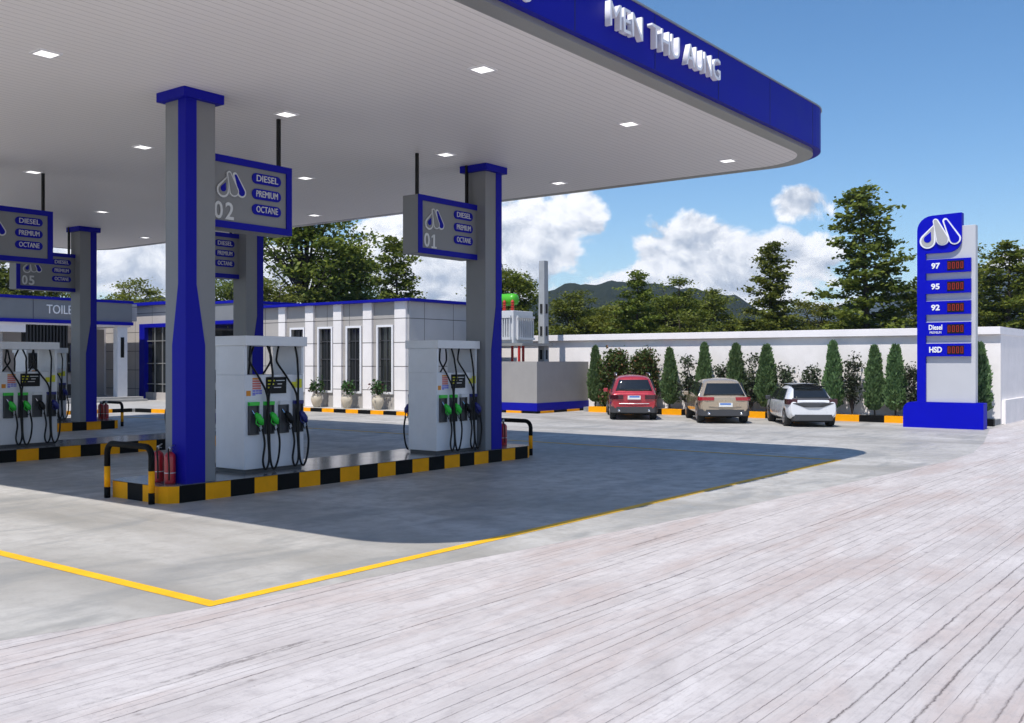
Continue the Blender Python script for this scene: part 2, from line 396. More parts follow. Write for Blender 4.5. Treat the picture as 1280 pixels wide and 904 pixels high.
def striped_kerb(name, pts, seg, h, wd, start=0, z0=0.):
    """kerb along pts, painted in alternating yellow and black"""
    b = MB(); k = start
    for (x0,y0),(x1,y1) in zip(pts, pts[1:]):
        L = math.hypot(x1-x0, y1-y0); n = max(1, round(L/seg)); dx, dy = (x1-x0)/L, (y1-y0)/L
        for i in range(n):
            a, c = L*i/n, L*(i+1)/n
            q = [(x0+dx*a, y0+dy*a), (x0+dx*c, y0+dy*c), (x0+dx*c-dy*wd, y0+dy*c+dx*wd), (x0+dx*a-dy*wd, y0+dy*a+dx*wd)]
            b.prism(q, 'z', z0, z0+h, k % 2); k += 1
    return b
tag(striped_kerb('k', [(36.6,7.35),(36.6,23.6)], .9, .24, -.22, 1).build('kerb', [M['yellow'], M['blackp']]), kind='structure')
tag(striped_kerb('k', [(29.5,27.6),(29.5,35.8)], .76, .155, -.2, 0).build('kerb', [M['yellow'], M['blackp']]), kind='structure')
tag(striped_kerb('k', [(29.5,36.0),(25,36.0)], .9, .155, -.2, 1).build('kerb', [M['yellow'], M['blackp']]), kind='structure')
tag(striped_kerb('k', [(24.8,36.0),(24.5,39.2)], .95, .155, -.2, 1).build('kerb', [M['yellow'], M['blackp']]), kind='structure')
tag(striped_kerb('k', [(24.5,39.42),(2,39.42)], .95, .155, -.2, 1).build('kerb', [M['yellow'], M['blackp']]), kind='structure')
pv = MB(); pv.prism([(29.7,27.6),(46,27.6),(46,36),(29.7,36)], 'z', 0.004, .15); pv.prism([(24.9,36.02),(46,36.02),(46,39.4),(24.7,39.4)], 'z', .004, .151); pv.prism([(2,39.44),(46,39.44),(46,60),(2,60)], 'z', .004, .152)
tag(pv.build('pavement', M['paving']), kind='structure')
tag(MB().box(36.82, 38.0, 7.4, 24, .004, .2).build('planting_bed', M['bed']), kind='structure')

# ------------------------------------------------------------------ canopy
def rrect(x0, x1, y0, y1, r, n=12):
    pts = []
    for cx, cy, a0 in ((x1-r, y0+r, -90), (x1-r, y1-r, 0), (x0+r, y1-r, 90), (x0+r, y0+r, 180)):
        for i in range(n+1):
            a = R(a0 + 90*i/n); pts.append((cx+r*math.cos(a), cy+r*math.sin(a)))
    return pts
X0, X1, Y0, Y1 = 5.1, 21.3, 7.28, 36.6; RR = 1.5
def loop(ins): return rrect(X0+ins, X1-ins, Y0+ins, Y1-ins, RR-ins*.6)
can = thing('canopy', 'huge flat forecourt canopy with blue fascia and pale ribbed soffit', 'canopy', (X0, Y0, 0))
def rel(pts): return [(x-X0, y-Y0) for x, y in pts]
A, B_, C_, D_ = rel(loop(0)), rel(loop(.14)), rel(loop(.42)), rel(loop(.05))
n = len(A)
def band(mb, P, za, Q, zb, m=0):
    k = len(P); mb.add([(x,y,za) for x,y in P]+[(x,y,zb) for x,y in Q], [(i,(i+1)%k,k+(i+1)%k,k+i) for i in range(k)], m)
b = MB(); b.add([(x,y,6.5) for x,y in C_], [tuple(range(n))]); b.build('soffit', M['soffit'], can, fix=False)
b = MB(); band(b, C_, 6.497, B_, 6.50); band(b, B_, 6.50, B_, 6.58); b.build('rim', M['rim'], can)
b = MB(); band(b, B_, 6.58, A, 6.56); band(b, A, 6.56, A, 7.4)
for x in (8.8, 10.96, 13.12, 15.28, 17.44, 19.6): b.box(x-X0-.007, x-X0+.007, -.003, .02, 6.57, 7.39, 1)
for y in (9.4, 11.6, 13.8, 16, 18.2, 20.4, 22.6, 24.8, 27, 29.2, 31.4, 33.6): b.box(X1-X0-.02, X1-X0+.003, y-Y0-.007, y-Y0+.007, 6.57, 7.39, 1)
b.build('fascia', [M['blue'], M['joint']], can)
b = MB(); band(b, rel(loop(-.02)), 7.4, rel(loop(-.02)), 7.43); band(b, rel(loop(-.02)), 7.43, rel(loop(.25)), 7.43); band(b, rel(loop(-.02)), 7.4, rel(loop(.02)), 7.4)
b.build('edge_trim', M['rim'], can)
b = MB(); b.add([(x,y,7.36) for x,y in rel(loop(.03))], [tuple(range(n))]); b.build('roof', M['rim'], can, fix=False)
for wd_, a_, c_ in (('MEN',11.70,12.60),('THU',12.88,13.74),('AUNG',13.97,15.18)):
    text(wd_, 'lettering', M['letter'], can, .5, ((a_+c_)/2-X0, -.05, 6.985), '-y', .045, width=c_-a_)

def drop_outline(cx, cy, r, tipx, tipy, n=22):
    v = Vector((tipx-cx, tipy-cy)); L = v.length; a0 = math.atan2(v.y, v.x); b0 = math.acos(min(1, r/L))
    pts = [(tipx, tipy)]
    for i in range(n+1):
        a = a0 + b0 + (2*math.pi - 2*b0)*i/n; pts.append((cx+r*math.cos(a), cy+r*math.sin(a)))
    return pts
def capsule(x0, y0, r0, x1, y1, r1, n=12):
    d = math.atan2(y1-y0, x1-x0); pts = []
    for i in range(n+1): a = d + math.pi/2 + math.pi*i/n; pts.append((x0+r0*math.cos(a), y0+r0*math.sin(a)))
    for i in range(n+1): a = d - math.pi/2 + math.pi*i/n; pts.append((x1+r1*math.cos(a), y1+r1*math.sin(a)))
    return pts
def emblem(parent, place, s, th, ow, mats):
    """three-part emblem. unit square 0..1.3 wide, 0..1 tall; place(u,v,depth)->xyz"""
    def shape(pts, d0, d1, name, m):
        k = len(pts); mb = MB(); mb.add([place(u*s, v*s, d0) for u,v in pts]+[place(u*s, v*s, d1) for u,v in pts],
            [(i,(i+1)%k,k+(i+1)%k,k+i) for i in range(k)]+[tuple(range(k)), tuple(range(k,2*k))[::-1]]); return mb
    right = (.80, .86, .06, 1.10, .24, .165); mid = (.50, .86, .06, .72, .24, .175); dc = (.24, .22, .23, .48, .80)
    o = ow
    a = shape(capsule(right[0],right[1],right[2]+o,right[3],right[4],right[5]+o), 0, th*.35, '', 0); a.build('emblem_outline', mats[0], parent)
    a = shape(capsule(right[0]+.02,right[1]-.02,right[2]-.01,right[3],right[4],right[5]-.02), th*.3, th*.5, '', 0); a.build('emblem_bar', mats[2], parent)
    a = shape(drop_outline(dc[0],dc[1],dc[2]+o,dc[3],dc[4]), 0, th*.4, '', 0); a.build('emblem_outline', mats[0], parent)
    a = shape(drop_outline(dc[0],dc[1],dc[2]-.03,dc[3]-.04,dc[4]-.08), th*.3, th*.52, '', 0); a.build('emblem_drop', mats[1], parent)
    a = shape(drop_outline(dc[0]+.0,dc[1]+.06,dc[2]*.52,dc[3]-.13,dc[4]-.28), th*.5, th*.62, '', 0); a.build('emblem_drop_centre', mats[2], parent)
    a = shape(capsule(mid[0],mid[1],mid[2]+o,mid[3],mid[4],mid[5]+o), 0, th*.7, '', 0); a.build('emblem_outline', mats[0], parent)
    a = shape(capsule(mid[0],mid[1],mid[2]-.005,mid[3],mid[4],mid[5]-.005), th*.65, th*.85, '', 0); a.build('emblem_bar', mats[1], parent)
M['emgrey'] = mat('emblem_grey', (.40,.39,.385), .5)
EM = [M['letter'], M['emgrey'], M['bluelit']]
emblem(can, lambda u, v, d: (9.16-X0+u, -.0-d, 6.60+v), .62, .1, .03, EM)

# ceiling lights on a regular grid
lx = [7.1, 11.36, 15.57, 19.7]; ly = [9.17, 13.55, 17.9, 22.24, 26.57, 30.9]
FR = ['first', 'second', 'third', 'fourth', 'fifth', 'sixth']
lights = [(0,1),(1,0),(2,0),(3,0),(1,1),(2,1),(3,1),(1,2),(2,2),(1,3),(2,3),(3,2),(3,3),(2,4),(3,4),(3,5),(2,5),(1,4)]
WH = {(0,1): 'large near square downlight at the upper left of the ceiling', (1,0): 'square downlight above and left of the raised sign lettering, near the front rim',
 (2,0): 'square downlight in the ceiling below the sign lettering', (3,0): 'downlight nearest the rounded front corner of the canopy ceiling',
 (1,1): 'downlight right above the hanging rod of the 02 board', (2,1): 'downlight beside the rod of the 01 board', (3,1): 'downlight right of the cap of the front right column',
 (1,2): 'downlight left of the cap of the near left column', (2,2): 'downlight in the ceiling just right of the 02 board',
 (1,3): 'downlight at the top of the far left hanging rod', (2,3): 'small downlight left of the near column above the far roof edge',
 (3,2): 'small downlight low on the ceiling between the 02 and 01 boards', (3,3): 'small downlight close to the far rim right of the 02 board',
 (2,4): 'small downlight between the far column cap and the near column', (3,4): 'tiny downlight by the far rim just left of the near column',
 (3,5): 'tiny downlight nearest the far back corner of the ceiling', (2,5): 'tiny downlight deep in the back left of the ceiling', (1,4): 'small downlight back left above the 05 board'}
proto = None
for i, j in lights:
    lab = 'lit ' + WH[(i,j)]
    if proto is None:
        proto = thing('ceiling_light', lab, 'ceiling light', (lx[i], ly[j], 6.5), 0, 'square downlights in the canopy ceiling')
        f = MB()
        for q in ((-.16,.16,-.16,-.13),(-.16,.16,.13,.16),(-.16,-.13,-.13,.13),(.13,.16,-.13,.13)): f.box(*q, -.02, .01)
        f.build('frame', M['white'], proto); MB().box(-.13,.13,-.13,.13,-.010,.0).build('diffuser', M['lamp'], proto)
    else: copy_tree(proto, (lx[i], ly[j], 6.5), label=lab)

# ------------------------------------------------------------------ pump islands
def island(name, x0, x1, y0, y1, label, start):
    ch = .22
    o = thing('pump_island', label, 'pump island', (x0, y0, 0), 0, 'raised pump islands under the canopy')
    Wd, D = x1-x0, y1-y0
    pts = [(ch,0),(Wd-ch,0),(Wd-.07,.07),(Wd,ch),(Wd,D-ch),(Wd-ch,D),(ch,D),(0,D-ch),(0,ch),(.07,.07)]
    b = MB(); k = 1+start; h = .27
    per = .482
    for (xa,ya),(xb,yb) in zip(pts, pts[1:]+pts[:1]):
        L = math.hypot(xb-xa, yb-ya); nn = max(1, round(L/per)) if L > .4 else 1
        for i in range(nn):
            p = (xa+(xb-xa)*i/nn, ya+(yb-ya)*i/nn); q = (xa+(xb-xa)*(i+1)/nn, ya+(yb-ya)*(i+1)/nn)
            b.add([(p[0],p[1],0),(q[0],q[1],0),(q[0],q[1],h),(p[0],p[1],h)], [(0,1,2,3)], (k % 2) if L > .4 else 0)
            if L > .4: k += 1
    b.build('kerb', [M['yellow'], M['blackp']], o, fix=False)
    t = MB(); t.prism([(x,y) for x,y in pts], 'z', .262, .275); t.build('tiled_top', M['tile'], o)
    return o
island('i', 8.93, 18.5, 13.43, 15.15, 'nearest pump island with black and yellow kerb under columns 02 and 01', 0)
island('i', 8.6, 18.4, 21.85, 23.6, 'middle pump island seen at left behind the near black guard rail', 1)
island('i', 8.6, 18.3, 30.1, 32.5, 'farthest pump island at far left with three extinguishers on its end', 0)

# ------------------------------------------------------------------ columns
def column(x, y, side, label):
    o = thing('canopy_column', label, 'column', (x, y, .275), 0, 'grey canopy columns with blue corner cladding')
    S = .55; Hc = 6.5-.275
    MB().box(0,S,0,S,0,Hc-.15).build('shaft', M['grey'], o, bevel=.006)
    t = .012; lv = [(0,.35),(2.18,.35),(3.15,.19),(Hc-.15,.19)]
    b = MB(); vs = []
    for z, a in lv:
        if side < 0: q = [(-t,-t),(a,-t),(a,.0),(0,0),(0,a),(-t,a)]
        else: q = [(S+t,-t),(S+t,a),(S,a),(S,0),(S-a,0),(S-a,-t)]
        vs += [(p[0],p[1],z) for p in q]
    fs = [(i*6+k, i*6+(k+1)%6, (i+1)*6+(k+1)%6, (i+1)*6+k) for i in range(3) for k in range(6)] + [tuple(range(6)), tuple(range(18,24))]
    b.add(vs, fs).build('corner_cladding', M['blue'], o)
    MB().box(-.1,S+.1,-.1,S+.1,Hc-.15,Hc-.001).build('cap', M['blue'], o, bevel=.005)
    return o
column(9.33, 13.52, -1, 'tall near left column with wide blue corner, behind two extinguishers')
c2 = column(16.85, 13.52, 1, 'front right column with blue right edge, holding the 01 board')
copy_tree(c2, (16.85, 21.72, .275), label='grey and blue column partly hidden behind the near left pump')
copy_tree(c2, (16.85, 30.05, .275), label='far left column with blue right edge, in front of the toilet building')
c1b = column(9.33, 21.72, -1, 'hidden left column of the middle pump island')
bpy.data.objects.remove(c1b) if False else None

# ------------------------------------------------------------------ hanging boards
def board(x, y, w_, side, num, label, z0=4.42, z1=5.62):
    o = thing('fuel_board', label, 'sign', (x, y, z0), 0, 'hanging fuel boards on the canopy columns')
    H_ = z1-z0; T = .42; fr = .115
    MB().box(.0,w_,0,T,0,H_).build('box', M['grey'], o, bevel=.004)
    b = MB()
    b.box(-.0,w_,-.03,-.002,H_-fr,H_); b.box(0,w_,-.03,-.002,0,fr)
    if side > 0: b.box(w_-fr,w_,-.03,-.002,fr,H_-fr)
    else: b.box(0,fr,-.03,-.002,fr,H_-fr)
    b.build('border', M['blue'], o)
    px0 = (w_-fr-.12-.62) if side > 0 else w_-.14-.62
    for k, s in enumerate(('DIESEL','PREMIUM','OCTANE')):
        zc = H_-fr-.17-.265*k; r = .09; xa, xb = px0+r, px0+.62-r
        MB().prism(capsule(xa, zc, r, xb, zc, r), 'y', -.02, -.002).build('fuel_label', M['blue'], o)
        text(s, 'lettering', M['ink'], o, .155, (px0+.31, -.026, zc), '-y', .006, width=.46)
    ex = .22 if side > 0 else .22
    emblem(o, lambda u, v, d: (ex+u, -.002-d, H_-fr-.56+v), .44, .05, .045, [M['outline'], M['grey'], M['blue']])
    if num:
        nx = .14 if side > 0 else .16
        text(num[0], 'number', M['outline'], o, .40, (nx+.1, -.01, .27), '-y', .008, width=.17, bold=.006)
        if num[1] == '1': MB().prism([(nx+.24,.13),(nx+.4,.13),(nx+.4,.165),(nx+.345,.165),(nx+.345,.415),(nx+.305,.415),(nx+.24,.37),(nx+.24,.335),(nx+.295,.36),(nx+.295,.165),(nx+.24,.165)], 'y', -.018, -.002).build('number', M['outline'], o)
        else: text(num[1], 'number', M['outline'], o, .40, (nx+.32, -.01, .27), '-y', .008, width=.17, bold=.006)
    for rx in ((.12, w_-.12) if side > 0 else (.18, w_-.1)):
        MB().box(rx-.028, rx+.028, T/2-.05, T/2+.006, H_, 6.5-z0-.001).build('hanging_rod', M['black'], o)
    return o
board(9.88, 13.78, 1.78, 1, '02', 'hanging board numbered 02 on the near left column')
board(14.97, 13.78, 1.88, -1, '01', 'hanging board numbered 01 left of the front right column')
board(9.88, 22.1, 1.85, 1, None, 'hanging board cut by the left edge of the photo, above board 05')
board(14.97, 22.05, 1.88, -1, None, 'hanging board half hidden behind the near column and below board 02')
board(14.97, 30.35, 1.88, -1, '05', 'hanging board numbered 05 at the far left column')

# ------------------------------------------------------------------ fuel pumps
def smooth_path(pts, n=6):
    P = [Vector(p) for p in pts]; out = []
    for i in range(len(P)-1):
        p0, p1, p2, p3 = P[max(i-1,0)], P[i], P[i+1], P[min(i+2,len(P)-1)]
        for k in range(n):
            t = k/n; out.append(.5*((2*p1)+(p2-p0)*t+(2*p0-5*p1+4*p2-p3)*t*t+(3*p1-p0-3*p2+p3)*t**3))
    out.append(P[-1]); return out
def pump(x, y, label):
    o = thing('fuel_pump', label, 'fuel pump', (x, y, .275), 0, 'white fuel pumps with eight hoses')
    W_, D = 1.32, .80
    MB().box(.03,W_-.03,.03,D-.03,0,.06).build('plinth', M['dgrey'], o)
    MB().box(0,W_,0,D,.06,1.69).build('cabinet', M['pumpwhite'], o, bevel=.008)
    for xa in (0, W_-.055):
        MB().box(xa,xa+.055,0,D,1.692,2.2).build('side_panel', M['pumpwhite'], o)
    MB().box(-.03,W_+.025,-.07,D+.07,2.2,2.37).build('cap', M['pumpwhite'], o, bevel=.008)
    for sd in (0, 1):
        def Yc(d): return -d if sd == 0 else D+d
        def Xc(a): return a if sd == 0 else W_-a
        def bx(mb, xa, xb, d0, d1, z0, z1, m=0):
            ya, yb = sorted((Yc(d0), Yc(d1))); xa, xb = sorted((Xc(xa), Xc(xb))); mb.box(xa, xb, ya, yb, z0, z1, m)
        dsp = bx(b := MB(), .46,.90,.0,.02,1.36,1.65); dp = b.build('display', M['black'], o)
        b = MB()
        for r_, (xa, xb, m_) in enumerate(((.49,.64,0),(.49,.62,0),(.49,.56,0))): bx(b, xa, xb, .02, .024, 1.575-.06*r_, 1.60-.06*r_, 0)
        for r_, (xa, xb) in enumerate(((.67,.86),(.70,.80),(.62,.78))): bx(b, xa, xb, .02, .024, 1.58-.06*r_, 1.595-.06*r_, 1)
        b.build('display_digits', [M['yel'], M['ink']], dp)
        b = MB()
        for k in range(7):
            m_ = 0 if k == 0 else (1 if k < 5 else 2)
            if k < 5: bx(b, .17,.35,.0,.006,1.61-.042*k,1.64-.042*k, m_)
            else:
                for q in range(3): bx(b, .17+.07*q,.23+.07*q,.0,.006,1.61-.042*k,1.64-.042*k, m_)
        bx(b, .17,.23,.0,.006,1.335,1.355,2)
        b.build('price_sticker', [M['org'], M['pink'], M['vio']], o)
        b = MB(); bx(b, .04,.13,0,.006,1.33,1.42); b.build('hazard_sticker', M['org'], o)
        b = MB(); bx(b, 1.04,1.14,0,.005,1.45,1.56); bx(b, 1.15,1.27,0,.007,1.45,1.61); b.build('yellow_sticker', M['yel'], o)
        for k, (xa, cm) in enumerate(((.07,'green'),(.40,'green'),(.73,'dgrey'),(1.06,'navy'))):
            b = MB(); bx(b, xa, xa+.21, .0, .018, .67, 1.16); bx(b, xa, xa+.02, .018, .05, .67, 1.16); bx(b, xa+.19, xa+.21, .018, .05, .67, 1.16); bx(b, xa, xa+.21, 0, .05, .655, .67)
            hs = b.build('nozzle_holster', M['dgrey'], o)
            b = MB(); bx(b, xa, xa+.21, .0, .06, 1.162, 1.225); lb = b.build('grade_label', M['green'] if k < 2 else (M['ink'] if k == 2 else M['navy']), hs)
            # nozzle: spout, body, guard
            c = xa+.11
            nz = MB()
            def q(dx, d, z): return (Xc(c+dx), Yc(d), z)
            nz.tube([q(-.04,.03,1.08), q(-.02,.05,1.03), q(.02,.08,.98)], [.013,.014,.02])
            nz.build('spout', M['chrome'], hs)
            nz = MB(); nz.tube([q(0,.07,1.03), q(.03,.1,.98), q(.075,.12,.90), q(.10,.12,.83)], [.028,.055,.058,.035], n=10)
            nz.tube([q(.0,.1,.95), q(-.02,.11,.86), q(.05,.13,.80)], .011, n=6)
            nzo = nz.build('nozzle', {0:M['green'],1:M['green'],2:M['black'],3:M['navy']}[k], o, smooth=True)
            MB().tube([q(.10,.12,.84), q(.12,.13,.74), q(.05,.13,.72), q(.03,.12,.80)], .012, n=6).build('trigger_guard', M['black'], nzo)
            side = [.44,.44,1.10,1.10][k]
            low = [.05,.04,.06,.05][k]
            xs = side + [-.01,.02,-.01,.02][k]
            top = [.18,.54,.79,1.17][k]; mid = [.14,.60,.73,1.19][k]; mid2 = [.28,.56,.90,1.14][k]
            path = [(c+.11,.12,.76),(c+.15,.13,.5),(c+.12,.12,.2),(((c+.11)+xs)/2,.12,low),(xs+.01,.11,.22),(xs,.09,.7),(xs,.08,1.3),(mid2,.06,1.62),(mid,-.02,1.9),(mid+.02,-.06,2.02),(top,-.06,2.2)]
            MB().tube(smooth_path([(Xc(a),Yc(d),z) for a,d,z in path]), .019, n=6, caps=False).build('hose', M['black'], o, smooth=True)
    return o
pA = pump(10.8, 13.97, 'white fuel pump directly right of the near left column')
copy_tree(pA, (15.48, 13.72, .275), label='white fuel pump directly left of the front right column')
copy_tree(pA, (10.71, 22.45, .275), label='white fuel pump cut by the left edge, on the middle island')
copy_tree(pA, (15.5, 22.45, .275), label='white fuel pump almost wholly hidden behind the near left column')
copy_tree(pA, (15.8, 31.36, .275), label='far white fuel pump, its right edge showing beside the one at the left edge')

# ------------------------------------------------------------------ guard rails, extinguishers
def guard(x, ya, yb, h, label, r=.048):
    o = thing('guard_rail', label, 'guard rail', (x, (ya+yb)/2, 0), 0, 'hooped guard rails at the island ends')
    a = (yb-ya)/2; rc = .16
    arc = [(0,-a,h*.58)] + [(0,-a+rc-rc*math.cos(R(t)),h-rc+rc*math.sin(R(t))) for t in range(0,91,15)] + [(0,a-rc+rc*math.sin(R(t)),h-rc+rc*math.cos(R(t))) for t in range(0,91,15)] + [(0,a,h*.58)]
    MB().tube(arc, r, n=14).build('hoop', M['blackp'], o, smooth=True)
    for s in (-a, a):
        MB().tube([(0,s,h*.2),(0,s,h*.58)], r+.001, n=14).build('painted_band', M['yellow'], o, smooth=True)
        MB().tube([(0,s,0),(0,s,h*.2)], r+.0005, n=14).build('foot', M['blackp'], o, smooth=True)
    return o
guard(8.83, 13.68, 14.92, .88, 'black and yellow hoop guard in front of the nearest island end')
guard(18.83, 13.75, 15.1, .80, 'black and yellow hoop guard right of the front right column')
guard(18.86, 30.95, 32.2, .80, 'far hoop guard at the end of the farthest island')

def extinguisher(x, y, label):
    o = thing('fire_extinguisher', label, 'fire extinguisher', (x, y, .275), random.uniform(0, .4), 'red fire extinguishers on the islands')
    r = .088
    MB().lathe([(r*.96,0),(r,.02),(r,.42),(r*.9,.455),(r*.6,.485),(.03,.5)], n=18).build('cylinder', M['red'], o, smooth=True)
    MB().lathe([(r+.003,.165),(r+.003,.178)], n=18).build('clamp_band', M['outline'], o)
    b = MB(); b.lathe([(.022,.5),(.026,.56),(.018,.58)], n=10); b.tube([(0,0,.57),(.09,.02,.60)], .01, n=6); b.tube([(0,0,.55),(.08,.02,.54)], .009, n=6); b.build('valve', M['steel'], o, smooth=True)
    MB().tube(smooth_path([(-.02,0,.55),(-.07,-.05,.5),(-.075,-.075,.3),(-.07,-.07,.06)]), .012, n=6).build('hose', M['black'], o, smooth=True)
    return o
extinguisher(9.235, 14.12, 'left one of the two red extinguishers at the near column foot')
extinguisher(9.22, 13.78, 'right one of the two red extinguishers, touching the near blue column')
extinguisher(18.1, 14.0, 'red extinguisher right of the front right column, by the guard rail')
extinguisher(18.05, 14.3, 'red extinguisher mostly hidden behind the front right column edge')
extinguisher(18.2, 31.55, 'leftmost of three red extinguishers on the farthest island')
extinguisher(18.3, 31.32, 'middle of three red extinguishers on the farthest island')
extinguisher(18.36, 31.1, 'rightmost of three red extinguishers on the farthest island')

# ------------------------------------------------------------------ store building
st = thing('store_building', 'pale panelled shop building with white pilasters and a blue roof edge', 'building', (30.7, 28.9, 0))
sx, sy = 30.7, 28.9
def sb(x0,x1,y0,y1,z0,z1): return MB().box(x0-sx,x1-sx,y0-sy,y1-sy,z0,z1)
wins = [(29.73,30.54),(31.65,32.45),(33.49,34.3),(35.37,36.2)]
wall = MB(); cuts = [29.0]
for a, c in wins: cuts += [a, c]
cuts += [38.6]
for i in range(0, len(cuts), 2): wall.box(0,.25,cuts[i]-sy,cuts[i+1]-sy,.152,4.74)
for a, c in wins: wall.box(0,.25,a-sy,c-sy,.152,.89); wall.box(0,.25,a-sy,c-sy,3.68,4.74)
wall.build('front_wall', M['store'], st)
sb(30.7,36.4,28.75,28.998,.152,4.74).build('side_wall', M['storeside'], st)
sb(30.4,36.7,28.45,38.9,4.742,4.86).build('roof_edge', M['blue'], st, bevel=.01)
for a, c in ((28.85,29.5),(30.86,31.4),(32.76,33.28),(34.61,35.16),(36.56,37.03)):
    b = sb(30.58,30.698,a,c,.152,4.741); b.build('pilaster', M['pil'], st)
for a, c in wins:
    fr = MB(); t = .09
    for q in ((a-t,a,.89-t,3.68+t),(c,c+t,.89-t,3.68+t)): fr.box(-.07,.02,q[0]-sy,q[1]-sy,q[2],q[3])
    fr.box(-.07,.02,a-sy,c-sy,3.68,3.68+t); fr.box(-.07,.02,a-sy,c-sy,.89-t,.89)
    wn = fr.build('window', M['white'], st)
    MB().box(.12,.14,a-sy,c-sy,.89,3.68).build('pane', M['glass'], wn)
    gb = MB()
    for z in (1.35, 2.3, 3.1): gb.box(.08,.115,a-sy,c-sy,z-.02,z+.02)
    gb.box(.079,.116,(a+c)/2-.02-sy,(a+c)/2+.02-sy,.89,3.68); gb.build('glazing_bar', M['frame'], wn)
# entrance bay further left with blue framed glazing
MB().box(-.25,-.0,38.6-sy,40.2-sy,.152,3.99).build('porch_wall', M['beige'], st)
MB().box(-.9,12,38.9-sy,43.9-sy,4.18,5.0).build('porch_fascia', M['grey'], st)
b = MB(); b.box(-.96,12,38.85-sy,43.95-sy,5.0,5.13); b.build('porch_roof_edge', M['blue'], st)
b = MB(); b.box(-.96,-.0,38.85-sy,43.95-sy,4.02,4.18); b.build('porch_lintel', M['blue'], st)
b = MB(); b.box(-.1,.0,40.2-sy,43.9-sy,.3,4.02); b.build('porch_glass', M['glass'], st)
# bay with the tall blue-framed window
Ya, Yb, Xb = 43.95, 52.0, 30.7
b = MB(); b.box(0,.3,48.6-sy,Yb-sy,.152,5.2); b.box(0,.3,Ya-sy,48.6-sy,4.22,5.2); b.box(0,.3,Ya-sy,48.6-sy,.152,.55); b.build('bay_wall', M['beige'], st)
b = MB(); b.box(-.3,12,Ya-sy,Yb-sy,5.2,5.36); b.build('bay_roof_edge', M['blue'], st)
b = MB(); b.box(-.08,.2,48.1-sy,48.6-sy,.152,4.22); b.box(-.08,.2,Ya-sy,48.1-sy,4.02,4.22); bw = b.build('bay_window', M['blue'], st)
MB().box(.15,.18,Ya-sy,48.1-sy,.55,4.02).build('pane', M['glass'], bw)
gb = MB()
for z in (1.0, 2.1, 3.3): gb.box(.08,.14,Ya-sy,48.1-sy,z-.025,z+.025)
for y in (45.3, 46.7, 47.4): gb.box(.081,.139,y-sy-.03,y-sy+.03,.55,4.02)
gb.build('glazing_bar', M['rim'], bw)

# ------------------------------------------------------------------ toilet building
tb = thing('toilet_building', 'low grey block marked TOILET with blue bands and dark fins, far left', 'building', (29.2, 47, .15))
tx, ty = 29.2, 47
def tq(x0,x1,y0,y1,z0,z1): return (x0-tx,x1-tx,y0-ty,y1-ty,z0-.15,z1-.15)
MB().box(*tq(14,29.2,47,53,4.24,5.2)).build('fascia', M['grey'], tb)
b = MB()
b.box(*tq(13.9,29.25,46.94,53.0,5.2,5.34)); b.build('upper_band', M['blue'], tb)
MB().box(*tq(13.9,29.25,46.94,47.1,4.07,4.24)).build('lower_band', M['blue'], tb)
MB().box(*tq(29.26,29.66,47.3,53,4.3,5.2)).build('return_block', M['storeside'], tb)
MB().box(*tq(14,29.2,47.1,53,3.98,4.068)).build('ceiling', M['coping'], tb)
MB().box(*tq(14,23.7,47.12,47.4,3.6,3.978)).build('beam', M['coping'], tb)
MB().box(*tq(14,31.2,52.0,52.3,.15,4.2)).build('back_wall', M['coping'], tb)
MB().box(*tq(28.45,29.0,47.1,47.5,.15,3.978)).build('pillar', M['white'], tb)
MB().box(*tq(28.62,28.80,47.07,47.098,2.4,3.45)).build('pillar_sign', M['black'], tb)
MB().box(*tq(28.2,29.0,49.3,49.4,.15,3.9)).build('partition', M['cement'], tb)
b = MB()
for k in range(13): b.box(*tq(23.75+k*.165,23.82+k*.165,47.15,47.3,.15,4.06))
b.box(*tq(23.7,26.0,47.5,47.55,.15,4.06)); b.build('fins', M['fin'], tb); tb_f = 1
b = MB(); b.box(*tq(14,22.7,47.3,47.5,.15,3.6)); b.build('front_wall', M['cement'], tb)
mr = MB().box(*tq(27.9,28.7,51.9,51.97,1.6,3.2)).build('mirror', M['frame'], tb)
MB().box(*tq(27.98,28.62,51.88,51.898,1.68,3.12)).build('mirror_glass', M['mirror'], mr)
b = MB(); b.box(*tq(27.6,28.9,51.3,51.99,.98,1.14)); b.build('basin', M['white'], tb)
MB().box(*tq(28.1,28.5,51.5,51.98,.15,.98)).build('basin_stand', M['frame'], tb)
b = MB(); b.box(*tq(14,29.6,46.2,53,.152,.27)); b.box(*tq(14,29.6,46.6,53,.27,.38)); b.build('steps', M['paving'], tb)
text('TOILET', 'lettering', M['letter'], tb, .62, (25.45-tx, -.02, 4.72-.15), '-y', .02, width=1.6)
MB().box(*tq(24.0-.01,24.0+.01,46.99,47.0,4.25,5.19)).build('panel_joint', M['joint'], tb)

# ------------------------------------------------------------------ planters
def leaf_cards(P, size, rng, up=.3, elong=1.4, Nrm=None):
    """quads with random orientation at points P"""
    n = len(P); d = rng.normal(size=(n,3)); d[:,2] = np.abs(d[:,2]) + up; d /= np.linalg.norm(d,axis=1)[:,None]
    t = rng.normal(size=(n,3)); a = np.cross(d,t); a /= np.linalg.norm(a,axis=1)[:,None]; b = np.cross(d,a)
    s = size*(.6+.8*rng.random(n))[:,None]
    V = np.stack([P-a*s*.5, P+b*s*.5*elong+a*s*.08, P+a*s*.5, P-b*s*.5*elong], 1).reshape(-1,3)
    F = np.arange(4*n).reshape(-1,4); return V, F

